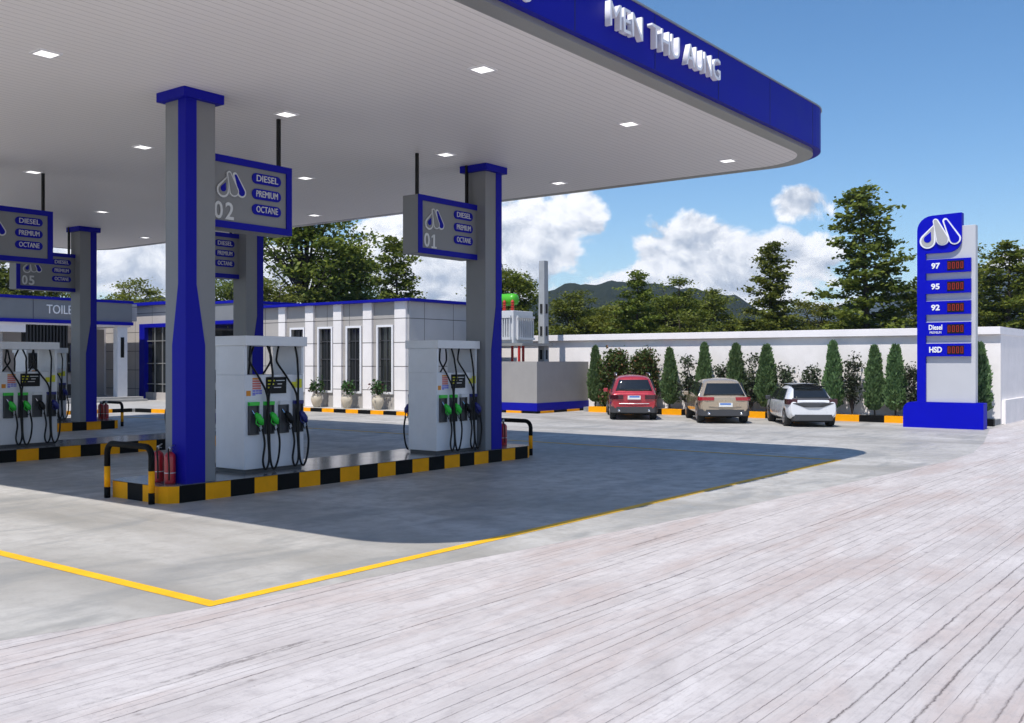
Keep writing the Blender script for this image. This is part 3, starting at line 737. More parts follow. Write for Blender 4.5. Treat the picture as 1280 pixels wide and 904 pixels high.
def potted(x, y, label, seed):
    o = thing('potted_plant', label, 'potted plant', (x, y, .152), 0, 'stone pots in front of the shop wall')
    MB().lathe([(.13,0),(.15,.03),(.23,.22),(.26,.36),(.23,.5),(.17,.55),(.2,.59),(.17,.6),(.15,.55)], n=24).build('pot', M['pot'], o, smooth=True)
    rng = np.random.default_rng(seed); st_ = MB(); P = []
    for k in range(16):
        a = rng.random()*6.28; l = .25+.25*rng.random(); tz = .75+.38*rng.random(); rr = .08+.18*rng.random()
        tip = np.array([math.cos(a)*rr, math.sin(a)*rr, tz]); st_.tube([(0,0,.6),tuple(tip*np.array([.5,.5,.8])),tuple(tip)], .008, n=4)
        for j in range(16): P.append(tip*np.array([1,1,1])*(1) + rng.normal(size=3)*np.array([.07,.07,.1]))
    V, F = leaf_cards(np.array(P), .075, rng, .3, 1.8); st_.build('stem', M['bark'], o); from_np('leaves', V, F, M['leafF'], o)
    return o
potted(30.25, 34.0, 'leftmost stone pot plant seen between the two near pumps', 1)
potted(30.25, 32.05, 'middle stone pot plant between two shop windows', 2)
potted(30.25, 30.15, 'stone pot plant nearest the shop corner', 3)

# ------------------------------------------------------------------ transformer enclosure
en = thing('transformer_enclosure', 'grey rendered enclosure wall with blue base band', 'enclosure', (34.0, 24.5, 0))
ex_, ey_ = 34.0, 24.5
b = MB()
for q in ((34.0,34.2,24.7,30),(34.0,38.2,24.5,24.698),(38.0,38.2,24.7,30),(34.21,37.99,29.8,30)): b.box(q[0]-ex_,q[1]-ex_,q[2]-ey_,q[3]-ey_,.1,2.2)
b.build('wall', M['cement'], en)
b = MB(); b.box(-.02,-.002,-.02,5.5,.1,.44); b.box(-.0,4.22,-.02,-.002,.1,.44); b.build('base_band', M['blue'], en)
b = MB()
for k in range(6): b.box(-.05,.18,-.05+.85*k+(0 if k else 0),.80+.85*k-.05,.004,.1,1-(k%2))
for k in range(4): b.box(.19+1.0*k,1.19+1.0*k,-.05,.18,.004,.1,k%2)
b.build('base_kerb', [M['yellow'], M['blackp']], en)
p = thing('concrete_pole', 'tall square concrete pole with slots, rising from the grey enclosure', 'pole', (36.29, 25.79, 0))
b = MB(); b.add([(x*s,y*s,z) for z,s in ((0,1.1),(6.7,.85)) for x,y in ((-.17,-.17),(.17,-.17),(.17,.17),(-.17,.17))], [(0,3,2,1),(4,5,6,7),(0,1,5,4),(1,2,6,5),(2,3,7,6),(3,0,4,7)])
b.build('shaft', M['pole'], p)
b = MB()
for z in (2.3, 3.35, 4.35): b.box(-.06,.06,-.186,-.15,z,z+.42); b.box(-.186,-.15,-.06,.06,z,z+.42)
b.build('slot_shade', M['dark'], p)  # raised near-black blocks; shade of the recessed slots put into the colour
t = thing('transformer', 'white power transformer with green oil drum and red insulators behind the wall', 'transformer', (35.25, 26.6, 0))
MB().box(-1.0,1.3,-1.15,1.2,2.88,3.0).build('platform', M['rim'], t)
M['tgrey'] = mat('transformer_grey', (.55,.56,.57), .45, var=.06, scale=2)
MB().box(-.85,.6,-.55,.8,3.0,4.42).build('tank', M['tgrey'], t, bevel=.02)
b = MB()
for k in range(8): b.box(-.95,-.852,-.42+k*.13,-.37+k*.13,3.2,4.15)
b.box(-.98,-.9,-.48,.62,4.1,4.2); b.box(-.98,-.9,-.48,.62,3.15,3.25); b.build('radiator', M['tgrey'], t)
b = MB()
for k in range(9): b.box(-.65+k*.14,-.6+k*.14,-.66,-.552,3.2,4.15)
b.box(-.7,.55,-.7,-.62,4.1,4.2); b.box(-.7,.55,-.7,-.62,3.15,3.25); b.build('radiator', M['tgrey'], t)
b = MB(); b.lathe([(.1,-.5),(.24,-.46),(.27,-.3),(.27,.3),(.24,.46),(.1,.5)], n=20)
o = b.build('oil_drum', M['greenbarrel'], t, smooth=True); o.rotation_euler = (R(90), 0, 0); o.location = (-.35, .15, 4.93)
for dx, dy in ((-.65,-.35),(-.65,.1),(-.65,.55)):
    MB().lathe([(.07,4.42),(.09,4.5),(.05,4.53),(.09,4.6),(.05,4.63),(.09,4.7),(.05,4.73),(.08,4.8),(.03,4.9)], (dx,dy,0), n=12).build('insulator', M['redpaint'], t)
for dx, dy in ((-.2,-.6),(-.2,0),(-.9,.3),(-.9,-.9)):
    MB().tube([(dx,dy,1.9),(dx,dy,2.88)], .06, n=8).build('leg', M['redpaint'], t)

# ------------------------------------------------------------------ boundary wall
bw = thing('boundary_wall', 'long white boundary wall with projecting coping behind the cars', 'wall', (38, 7.4, 0))
b = MB(); b.box(0,.2,0,22.6,-.01,3.15); b.box(.2,60,.0,.2,.85,3.15); b.build('wall', M['wall'], bw)
MB().box(-.17,.3,-.02,22.6,3.152,3.42).build('coping', M['coping'], bw, bevel=.01)
MB().box(.301,60,-.02,.3,3.152,3.42).build('coping', M['coping'], bw)
MB().box(.2,60,-.12,.25,-.01,.848).build('footing', M['wall'], bw)

# ------------------------------------------------------------------ shrubs and cypresses
def cyp_mesh(H_, r0, seed, n=5200):
    rng = np.random.default_rng(seed); t = rng.random(n)**1.15; z = .22 + t*(H_-.22)
    prof = r0*np.interp(t, [0,.06,.22,.5,.8,.95,1.0], [.35,.8,1.0,.82,.5,.26,.06])
    a = rng.random(n)*2*np.pi; lump = 1+.16*np.sin(a*3+z*5+seed)+.12*np.sin(a*5-z*9)
    rr = prof*lump*(.45+.62*rng.random(n)**.45)
    P = np.stack([rr*np.cos(a), rr*np.sin(a), z], 1)
    d = np.stack([np.cos(a)*.35, np.sin(a)*.35, np.ones(n)], 1)+rng.normal(size=(n,3))*.28; d /= np.linalg.norm(d,axis=1)[:,None]
    s = np.cross(d, rng.normal(size=(n,3))); s /= np.linalg.norm(s,axis=1)[:,None]; L = (.09+.10*rng.random(n))[:,None]; wv = L*.26
    V = np.stack([P-s*wv*.4, P+d*L*.5-s*wv, P+d*L, P+d*L*.5+s*wv], 1).reshape(-1,3); return V, np.arange(4*n).reshape(-1,4)
cyps = [(23.75,'behind the corner of the grey enclosure'),(20.05,'right of the two square hedges, beside the red car'),(18.45,'behind the left side of the tan car'),(17.05,'behind the right edge of the tan car'),
        (15.75,'between the tan car and the white car'),(13.1,'behind the right side of the white car'),(11.55,'left of the pair beside the price sign'),(10.8,'just left of the price sign base'),(7.95,'right of the price sign at the wall end')]
base = []
for k in range(3):
    o = thing('cypress', 'x', 'cypress', (37.4, 0, .19), 0, 'cypresses planted along the white wall')
    V, F = cyp_mesh(2.62, .31, k+3); from_np('foliage', V, F, M['leafC'], o); MB().tube([(0,0,0),(0,0,1.6)], [.035,.015], n=6).build('trunk', M['bark'], o); base.append(o)
for i, (y, wh) in enumerate(cyps):
    sc = random.uniform(.95, 1.04); wd = random.uniform(.95,1.15)
    lab = 'narrow green cypress ' + wh
    if i < 3: o = base[i]; o.location = (37.4, y, .19); o.rotation_euler = (0,0,random.random()*6); o.scale = (wd,wd,sc); o['label'] = lab
    else: copy_tree(base[i % 3], (37.4, y, .19), random.random()*6, lab, scale=(wd, wd, sc))
def shrub(x, y, H_, rx_, n, m, leaf, seed, label, name='shrub', cat='shrub', boxy=False, group=None):
    o = thing(name, label, cat, (x, y, .19), 0, group); rng = np.random.default_rng(seed)
    st_ = MB(); P = []
    nb = 26 if not boxy else 60
    for k in range(nb):
        if boxy: c = np.array([rng.uniform(-.8,.8)*.35, rng.uniform(-1,1)*rx_*.86, .25+rng.random()*(H_-.45)])
        else:
            tz = rng.random(); c = np.array([rng.normal()*.14, rng.normal()*rx_*.36, H_*(.2+.76*tz)])
        st_.tube([(0,0,0),tuple(c*np.array([.45,.45,.6])),tuple(c)], [.02,.012,.004], n=4)
        q = int(n/nb); P.append(c + rng.normal(size=(q,3))*np.array([.13,.17,.15])*(1.0 if boxy else .85))
    V, F = leaf_cards(np.concatenate(P), leaf, rng, .2, 1.6); st_.build('stem', M['bark'], o); from_np('foliage', V, F, m, o); return o
shrub(37.4, 22.75, 2.62, .45, 9000, M['leafD'], .075, 11, 'left of two square leafy hedges with reddish leaves', 'hedge', 'hedge', True)
shrub(37.4, 21.3, 2.62, .45, 9000, M['leafD'], .075, 12, 'right of two square leafy hedges, above the red car roof', 'hedge', 'hedge', True)
for i, (y, H_, wh) in enumerate(((19.25,2.15,'between the red car and the tan car'),(17.75,1.85,'peeping over the roof of the tan car'),(16.45,2.15,'right behind the tan car rear corner'),(15.0,1.85,'left behind the white car roof'),
        (13.95,1.8,'peeping over the roof of the white car'),(12.4,2.2,'between two cypresses right of the white car'),(10.15,1.8,'beside the blue edge of the price sign'))):
    shrub(37.45, y, H_, .36, 950, M['leafE'], .075, 30+i, 'dark sparse shrub ' + wh, group='dark shrubs between the cypresses')

# ------------------------------------------------------------------ price sign
ps = thing('price_sign', 'tall blue and grey fuel price sign with red digits on a blue base', 'sign', (34.6, 8.5, 0))
def sg(y): return y-8.5
b = MB(); pl = [(sg(7.24),0),(sg(9.74),0),(sg(9.74),.58)] + [(sg(9.74-.27+.27*math.cos(R(a))),.58+.27*math.sin(R(a))) for a in range(15,91,15)] + [(sg(7.24),.85)]
b.prism(pl, 'x', -.02, .5); b.build('base', M['bluelit'], ps, bevel=.008)
MB().box(.1,.42,sg(7.5),sg(9.02),.852,6.64).build('slab', M['grey'] if False else mat('sign_grey', (.52,.52,.54), .4, var=.03, scale=1), ps, bevel=.01)
b = MB(); pl = [(sg(9.29),.852),(sg(9.29),6.55)]+[(sg(9.29-.48+.48*math.cos(R(a))),6.55+.48*math.sin(R(a))) for a in range(15,91,15)]+[(sg(7.9),7.06),(sg(7.9),6.2)]+[(sg(7.9+.42-.42*math.cos(R(a))),6.2-.42*math.sin(R(a))) for a in range(15,91,15)]+[(sg(9.02),5.78),(sg(9.02),.852)]
b.prism(pl, 'x', -.0, .3); b.build('frame', M['bluelit'], ps, bevel=.006)
emblem(ps, lambda u, v, d: (-.0-d, sg(9.18)-u, 5.98+v), .98, .10, .028, EM)
for z0, z1, s in ((5.12,5.57,'97'),(4.44,4.89,'95'),(3.75,4.19,'92'),(3.05,3.49,'Diesel'),(2.37,2.79,'HSD')):
    row = MB().box(-.02,.099,sg(7.62),sg(9.019),z0,z1).build('price_panel', M['bluelit'], ps)
    if s == 'Diesel':
        text('Diesel', 'lettering', M['letter'], row, .23, (-.03, sg(8.7), (z0+z1)/2+.05), '-x', .008, width=.42, bold=.006); text('PREMIUM', 'lettering', M['letter'], row, .11, (-.03, sg(8.7), z0+.1), '-x', .008, width=.36)
    else: text(s, 'lettering', M['letter'], row, .25, (-.03, sg(8.7), (z0+z1)/2), '-x', .008, bold=.009, width={'HSD': .40}.get(s, .27))
    dp = MB().box(-.035,-.021,sg(7.82),sg(8.34),z0+.07,z1-.07).build('digit_display', M['black'], row)
    b = MB(); zc = (z0+z1)/2; hh = .105
    for k in range(4):
        yc = sg(8.34-.065-.13*k); ww = .038; th = .018
        for q in ((yc-ww,yc+ww,zc+hh-th,zc+hh),(yc-ww,yc+ww,zc-hh,zc-hh+th),(yc-ww-.001,yc-ww+th,zc-hh+th+.004,zc+hh-th-.004),(yc+ww-th,yc+ww+.001,zc-hh+th+.004,zc+hh-th-.004)): b.box(-.041,-.036,*q)
    b.build('digits', M['led'], dp)

# ------------------------------------------------------------------ cars
def body_mesh(prof, L, secs, wheels, wr):
    """prof(x)->(zbot, ztop, belt, wsill, wbelt, wroof)"""
    vs = []; N_ = 10
    for x in secs:
        zb, zt, be, w0, w1, wrf = prof(x)
        lo = min(be, zt)
        pts = [(0, zb), (w0*.8, zb), (w0, zb+.06), (w1, zb+(lo-zb)*.35), (w1, zb+(lo-zb)*.7), (w1*.975, lo)]
        up = max(zt, lo+.02)
        if zt > be+.12: pts += [(w1*.93, lo+.05), (wrf+.02, up-.13), (wrf*.86, up-.03), (wrf*.45, up+.012)]
        else: pts += [(w1*.93, lo+.012), (w1*.8, up+.008), (w1*.55, up+.012), (w1*.3, up+.015)]
        pts += [(0, up+.018)]
        ring = pts + [(-y, z) for y, z in pts[1:-1]][::-1]
        vs.append([(x, y, z) for y, z in ring])
    k = len(vs[0]); b = MB(); fl = [v for r_ in vs for v in r_]
    fs = [(i*k+j, i*k+(j+1) % k, (i+1)*k+(j+1) % k, (i+1)*k+j) for i in range(len(vs)-1) for j in range(k)]
    fs += [tuple(range(k)), tuple((len(vs)-1)*k+j for j in range(k))]
    b.add(fl, fs); o = b.build('body_tmp', M['red'])
    sm = o.modifiers.new('s', 'SUBSURF'); sm.levels = 2; sm.render_levels = 2
    cut = MB()
    for wx in wheels:
        for s in (-1, 1):
            y0, y1 = (.55, 1.2) if s > 0 else (-1.2, -.55)
            cut.prism([(wx+(wr+.05)*math.cos(R(a)), wr+(wr+.05)*math.sin(R(a))) for a in range(0,360,15)], 'y', y0, y1)
    c = cut.build('cut_tmp', M['dark'])
    bo = o.modifiers.new('b', 'BOOLEAN'); bo.object = c; bo.operation = 'DIFFERENCE'; bo.solver = 'EXACT'
    dg = bpy.context.evaluated_depsgraph_get(); dg.update()
    me = bpy.data.meshes.new_from_object(o.evaluated_get(dg), depsgraph=dg)
    bpy.data.objects.remove(o); bpy.data.objects.remove(c)
    return me
def car(name, cat, label, loc, rot, L, Wd, Ht, paint, wr, style):
    o = thing(name, label, cat, (loc[0], loc[1], .002), rot, None)
    hw = Wd/2; be = Ht*.58
    rear_o = .72  # rear overhang
    wheels = (0.0, L-rear_o-.88)
    if style == 'suv':  top = [(-.72,.80),(-.70,.98),(-.63,be),(-.30,Ht-.07),(.3,Ht),(1.3,Ht),(2.0,Ht-.06),(2.75,be+.08),(3.6,be-.06),(L-.78,be-.28),(L-.72,.62)]
    elif style == 'tan': top = [(-.72,.80),(-.70,.96),(-.62,be),(-.22,Ht-.10),(.3,Ht),(1.2,Ht),(2.0,Ht-.10),(2.75,be+.05),(3.6,be-.08),(L-.78,be-.28),(L-.72,.62)]
    else: top = [(-.72,.78),(-.70,.92),(-.60,be+.04),(-.05,Ht-.10),(.5,Ht),(1.3,Ht),(2.0,Ht-.10),(2.7,be+.06),(3.3,be-.08),(L-.80,be-.25),(L-.72,.6)]
    xs_ = [p[0] for p in top]; zs_ = [p[1] for p in top]
    zb0 = .30 if style != 'hatch' else .24
    def prof(x):
        zt = float(np.interp(x, xs_, zs_)); tap = float(np.interp(x, [-.72,-.6,-.2,2.6,L-1.1,L-.72], [.86,.94,1,1,.96,.80]))
        zb = float(np.interp(x, [-.72,-.5,0,L-1.2,L-.72], [zb0+.10,zb0,zb0-.04,zb0-.04,zb0+.02]))
        wr_ = hw*(.74 if style != 'hatch' else .70)
        return zb, zt, be, hw*.95*tap, hw*tap, wr_*float(np.interp(x,[-.4,.3,2.0,2.7],[.95,1,.98,.9]))
    secs = [-.72,-.715,-.69,-.60,-.45,-.28,-.05,.3,.8,1.3,1.9,2.3,2.75,3.2,3.6,L-.95,L-.78,L-.73,L-.72]
    me = body_mesh(prof, L, secs, wheels, wr)
    me.materials.clear(); me.materials.append(paint)
    for p_ in me.polygons: p_.use_smooth = True; p_.material_index = 0
    bo = link(bpy.data.objects.new('body', me)); bo.parent = o
    # cladding / bumper
    bm_ = MB(); lo, hi = (.30, .50) if style != 'hatch' else (.24, .42)
    pts = [(-.735, 0), (-.735, hw*.62), (-.70, hw*.86), (-.58, hw*.965), (-.40, hw*1.0)]
    ring = pts + [(-.25, hw*.96), (-.25, 0)]
    if style == 'hatch':
        pts = [(-.745, 0), (-.745, hw*.55), (-.72, hw*.74), (-.6, hw*.8)]; ring = pts + [(-.3, hw*.8), (-.3, 0)]
    full = ring + [(x, -y) for x, y in ring[::-1] if y > 0]
    bm_.prism(full, 'z', lo-.02, hi); bm_.build('bumper', M['dgrey'], o, bevel=.03)
    # rear window following the slope
    def slope_pt(z, off=.03):
        x = float(np.interp(z, zs_[:4], xs_[:4])); return x-off
    z0, z1 = (be+(.12 if style == 'suv' else .07), Ht-.17) if style != 'hatch' else (be+.14, Ht-.13)
    wb_, wt_ = {'suv':(hw*.76, hw*.60), 'tan':(hw*.80, hw*.62), 'hatch':(hw*.70, hw*.60)}[style]
    g_ = MB(); rows = []
    for i in range(5):
        z = z0+(z1-z0)*i/4; wv = wb_+(wt_-wb_)*i/4
        rows.append([(slope_pt(z, .035-.05*abs(u)**2.5), u*wv, z) for u in (-1,-.8,-.4,0,.4,.8,1)])
    V = [q for r_ in rows for q in r_]; V2 = [(x+.05, y, z) for x, y, z in V]
    F_ = [(i*7+j, i*7+j+1, (i+1)*7+j+1, (i+1)*7+j) for i in range(4) for j in range(6)]
    F_ = F_ + [tuple(35+q for q in f[::-1]) for f in F_]
    bd = list(range(7)) + [13,20,27] + list(range(34,27,-1)) + [21,14,7]
    F_ += [(bd[i], bd[(i+1)%len(bd)], 35+bd[(i+1)%len(bd)], 35+bd[i]) for i in range(len(bd))]
    g_.add(V+V2, F_).build('rear_window', M['glass'], o, smooth=True)
    # side windows
    for s in (-1, 1):
        q = MB(); zt = Ht-.15; zb = be+.06; yb = hw*.945*s; yt = (hw*(.74 if style != 'hatch' else .70)+.04)*s
        xr0, xr1 = (-.12, .12) if style != 'hatch' else (.15, .45)
        pl = [(xr0, zb, yb), (2.45, zb, yb), (1.95, zt, yt), (xr1, zt, yt)]
        q.add([(x, y+.012*s, z) for x, z, y in pl]+[(x, y-.03*s, z) for x, z, y in pl], [(0,1,2,3),(7,6,5,4),(0,1,5,4),(1,2,6,5),(2,3,7,6),(3,0,4,7)]); sw = q.build('side_window', M['glass'], o)
        p2 = MB()
        for xp in (.75, 1.55): p2.add([(xp+dx, y+.018*s, z) for z, y, e in ((zb, yb, 0), (zt, yt, 1)) for dx in (-.03, .03)], [(0,1,3,2)])
        p2.build('window_pillar', M['black'], sw, fix=False)
        mm = MB(); mm.box(2.25,2.4,min(s*(hw-.02),s*(hw+.16)),max(s*(hw-.02),s*(hw+.16)),be+.0,be+.15); mm.build('mirror', paint if style != 'hatch' else M['dgrey'], o, bevel=.03)
    # tail lamps
    for s in (-1, 1):
        tl = MB()
        def strip(pts_, zlo, zhi, th=.035):
            V = []; 
            for (x, y) in pts_: V += [(x, s*y, zlo), (x, s*y, zhi), (x+th, s*(y-.02), zlo), (x+th, s*(y-.02), zhi)]
            n_ = len(pts_); F = []
            for i in range(n_-1):
                a = i*4; c = a+4; F += [(a,a+1,c+1,c),(a+2,c+2,c+3,a+3),(a+1,a+3,c+3,c+1),(a,c,c+2,a+2)]
            F += [(0,2,3,1), ((n_-1)*4,(n_-1)*4+1,(n_-1)*4+3,(n_-1)*4+2)]
            return tl.add(V, F)
        if style == 'suv': strip([(-.765,hw*.46),(-.765,hw*.66),(-.74,hw*.86),(-.65,hw*.99),(-.45,hw*1.03)], be-.19, be-.03, .08); m_ = M['taild']
        elif style == 'tan': strip([(-.735,hw*.42),(-.745,hw*.70),(-.72,hw*.88),(-.62,hw*.995),(-.50,hw*1.02)], be-.10, be+.02, .07); m_ = M['tail']
        else: strip([(-.72,hw*.62),(-.70,hw*.82),(-.66,hw*.94),(-.54,hw*1.0),(-.20,hw*1.0)], be-.06, be+.12, .07); m_ = M['taild']
        tl.build('tail_lamp', m_, o, smooth=False)
    if style == 'hatch':
        pn = MB(); V = []
        for (z, wv, xo) in ((be-.15, hw*.36, -.765), (be-.02, hw*.80, -.755), (be+.15, hw*.76, slope_pt(be+.15,.11))): V += [(xo+(.03 if abs(u) == 1 else 0), u*wv, z) for u in (-1,-.5,0,.5,1)]
        V2 = [(x+.06,y,z) for x,y,z in V]; F_ = [(i*5+j,i*5+j+1,(i+1)*5+j+1,(i+1)*5+j) for i in range(2) for j in range(4)]
        pn.add(V, F_).add(V2, F_).build('tailgate_panel', M['dgrey'], o)
        rf = MB(); rf.prism([(-.13,-hw*.62),(-.19,0),(-.13,hw*.62),(.25,hw*.60),(.25,-hw*.60)], 'z', Ht-.085, Ht-.045); rf.build('spoiler', M['black'], o, bevel=.01)
        rf = MB(); rf.add([(x, y, Ht+.022+(.0 if abs(y) < .3 else -.02)) for x in (.1,1.7) for y in (-hw*.62,-.25,.25,hw*.62)], [(0,1,5,4),(1,2,6,5),(2,3,7,6)]); rf.build('roof_panel', M['steel'], o, smooth=True)
        MB().tube([(.3,0,Ht),(.2,0,Ht+.12)], .012, n=6).build('aerial', M['black'], o)
    else:
        MB().tube([(-.735,-hw*.62,.62),(-.76,0,.62),(-.735,hw*.62,.62)], .014, n=6).build('trim_strip', M['steel'] if style == 'suv' else paint, o)
        z_ = .78 if style == 'suv' else .60
        pl = MB().box(-.775,-.735,-.24 if style=='suv' else -.26,.24 if style=='suv' else .22,z_,z_+.14).build('number_plate', M['plate'], o)
        MB().box(-.778,-.776,-.2,.18,z_+.07,z_+.13).build('plate_band', M['plateb'], pl)
        for s in (-1, 1):
            e_ = MB().tube([(-.80,s*hw*.62,.36),(-.6,s*hw*.62,.36)], .05, n=12).build('exhaust_pipe', M['chrome'], o, smooth=True)
        if style == 'suv':
            for s in (-1, 1): MB().tube([(.0,s*hw*.70,Ht-.03),(.1,s*hw*.70,Ht+.06),(1.7,s*hw*.70,Ht+.06),(1.85,s*hw*.70,Ht-.03)], .025, n=8).build('roof_rail', M['steel'], o, smooth=True)
    # underbody
    MB().box(-.5,L-1.1,-hw*.72,hw*.72,zb0-.08,zb0+.10).build('underbody', M['dark'], o)
    for wx in wheels:
        for s in (-1, 1):
            ww = .24; yo = s*(hw-.02)
            whl = MB(); prof_ = [(wr*.62,-ww/2),(wr*.93,-ww/2),(wr,-ww/2+.035),(wr,ww/2-.035),(wr*.93,ww/2),(wr*.62,ww/2)]
            whl.lathe(prof_, n=28); wo = whl.build('wheel', M['tyre'], o, smooth=False); wo.rotation_euler = (R(90), 0, 0); wo.location = (wx, yo-s*ww/2, wr)
            rm = MB(); rm.lathe([(wr*.64,.0),(wr*.66,.012),(wr*.6,.006)], n=28)
            for k in range(6):
                a = R(60*k); ca, sa = math.cos(a), math.sin(a)
                rm.add([(ca*.05-sa*.035,sa*.05+ca*.035,.02),(ca*.05+sa*.035,sa*.05-ca*.035,.02),(ca*wr*.62+sa*.02,sa*wr*.62-ca*.02,.014),(ca*wr*.62-sa*.02,sa*wr*.62+ca*.02,.014)], [(0,1,2,3)])
            rm.lathe([(.055,.0),(.055,.03),(.03,.035)], n=12)
            ro = rm.build('rim', M['alloy'], wo); ro.location = (0, 0, -s*(ww/2+.001)); ro.rotation_euler = ((0 if s < 0 else math.pi), 0, 0)
    return o
def paintm(n_, c, mt=.3): return mat(n_, c, .28, metal=mt, coat=1., var=.02, scale=2)
car('suv_car', 'car', 'red SUV parked nose to the wall beside the grey enclosure', (33.0, 19.26), R(33.5), 4.7, 1.80, 1.68, paintm('paint_red', (.46,.035,.045)), .36, 'suv')
car('suv_car', 'car', 'beige brown SUV parked between the red and white cars', (33.05, 15.62), R(34.5), 4.6, 1.82, 1.59, paintm('paint_tan', (.43,.34,.24), .3), .37, 'tan')
car('hatchback_car', 'car', 'white hatchback with black tailgate parked nearest the price sign', (33.12, 12.45), R(33.5), 4.3, 1.70, 1.41, paintm('paint_white', (.72,.72,.74), 0), .31, 'hatch')

# ------------------------------------------------------------------ trees
def tree_meshes(kind, seed, leafm, n):
    """unit tree: height 10, crown radius about 2.6"""
    rng = np.random.default_rng(seed); H_ = 10.; tr = MB(); P = []
    lean = rng.normal(size=2)*.25
    tpts = [(lean[0]*(z/H_)**2, lean[1]*(z/H_)**2, z) for z in np.linspace(0, H_*.97, 9)]
    tr.tube(tpts, list(np.linspace(.17,.02,9)), n=7)
    if kind == 'layered':
        nb = 58
        for k in range(nb):
            t = .10+.88*(k+rng.random()*.8)/nb; z0 = H_*t
            Lb = (2.7*(1-t)**.75+.25)*(.55+.55*rng.random()); a = k*2.4+rng.normal()*.4
            rise = .25+.5*t; cx, cy = lean*(t**2)
            mid = (cx+math.cos(a)*Lb*.5, cy+math.sin(a)*Lb*.5, z0+Lb*rise*.35); tip = (cx+math.cos(a)*Lb, cy+math.sin(a)*Lb, z0+Lb*rise*.55)
            tr.tube([(cx,cy,z0),mid,tip], [.05*(1-t)+.012,.02,.006], n=4, caps=False)
            m_ = max(3, int(Lb*5))
            for j in range(m_):
                f = .22+.8*(j+rng.random())/m_; c = np.array([cx+math.cos(a)*Lb*f+rng.normal()*.18*Lb*.4, cy+math.sin(a)*Lb*f+rng.normal()*.18*Lb*.4, z0+Lb*rise*.6*f+rng.normal()*.07])
                q = int(n/(nb*7)*(.6+.8*rng.random()))+3
                P.append(c+rng.normal(size=(q,3))*np.array([.20,.20,.085]))
    else:
        nb = 95 if kind == 'broad' else 80
        for k in range(nb):
            v = rng.normal(size=3); v /= np.linalg.norm(v); rr = .35+.68*rng.random()**.6
            zc, rz, rxy = (6.0, 3.9, 3.0) if kind == 'broad' else (5.6, 4.3, 2.6)
            c = np.array([v[0]*rxy*rr, v[1]*rxy*rr, zc+v[2]*rz*rr])
            if c[2] > H_*.6: c[:2] *= .85
            base_z = min(c[2]*.62, 6.5); tr.tube([(0,0,base_z), tuple(c*np.array([.5,.5,.5])+np.array([0,0,base_z*.5+.15])), tuple(c)], [.07,.035,.008], n=4, caps=False)
            q = int(n/nb*(.5+rng.random()))
            P.append(c+rng.normal(size=(q,3))*np.array([.42,.42,.17])*(.7+.6*rng.random()))
    P = np.concatenate(P); V, F = leaf_cards(P, .125, rng, .5, 1.5)
    return tr, V, F
protos = {}
def get_tree(kind, variant, leaf):
    key = (kind, variant, leaf)
    if key not in protos:
        tr, V, F = tree_meshes(kind, hash((kind[0], variant)) % 7 if False else variant*13+len(kind), M[leaf], 14000 if kind != 'broad' else 17000)
        to = tr.build('trunk', M['bark'], smooth=True, fix=False); fo = from_np('crown', V, F, M[leaf])
        protos[key] = (to.data, fo.data); bpy.data.objects.remove(to); bpy.data.objects.remove(fo)
    return protos[key]
def tree(x, y, h, rad, kind, variant, leaf, label, name='broadleaf_tree'):
    o = thing(name, label, 'tree', (x, y, -.01), random.random()*6.28, 'trees beyond the wall and shop')
    for nm, me in zip(('trunk','crown'), get_tree(kind, variant, leaf)): c = link(bpy.data.objects.new(nm, me)); c.parent = o
    f_ = 1.38 if kind == 'layered' else 1.05
    o.scale = (rad*f_/2.7, rad*f_/2.7, h/10.1); return o
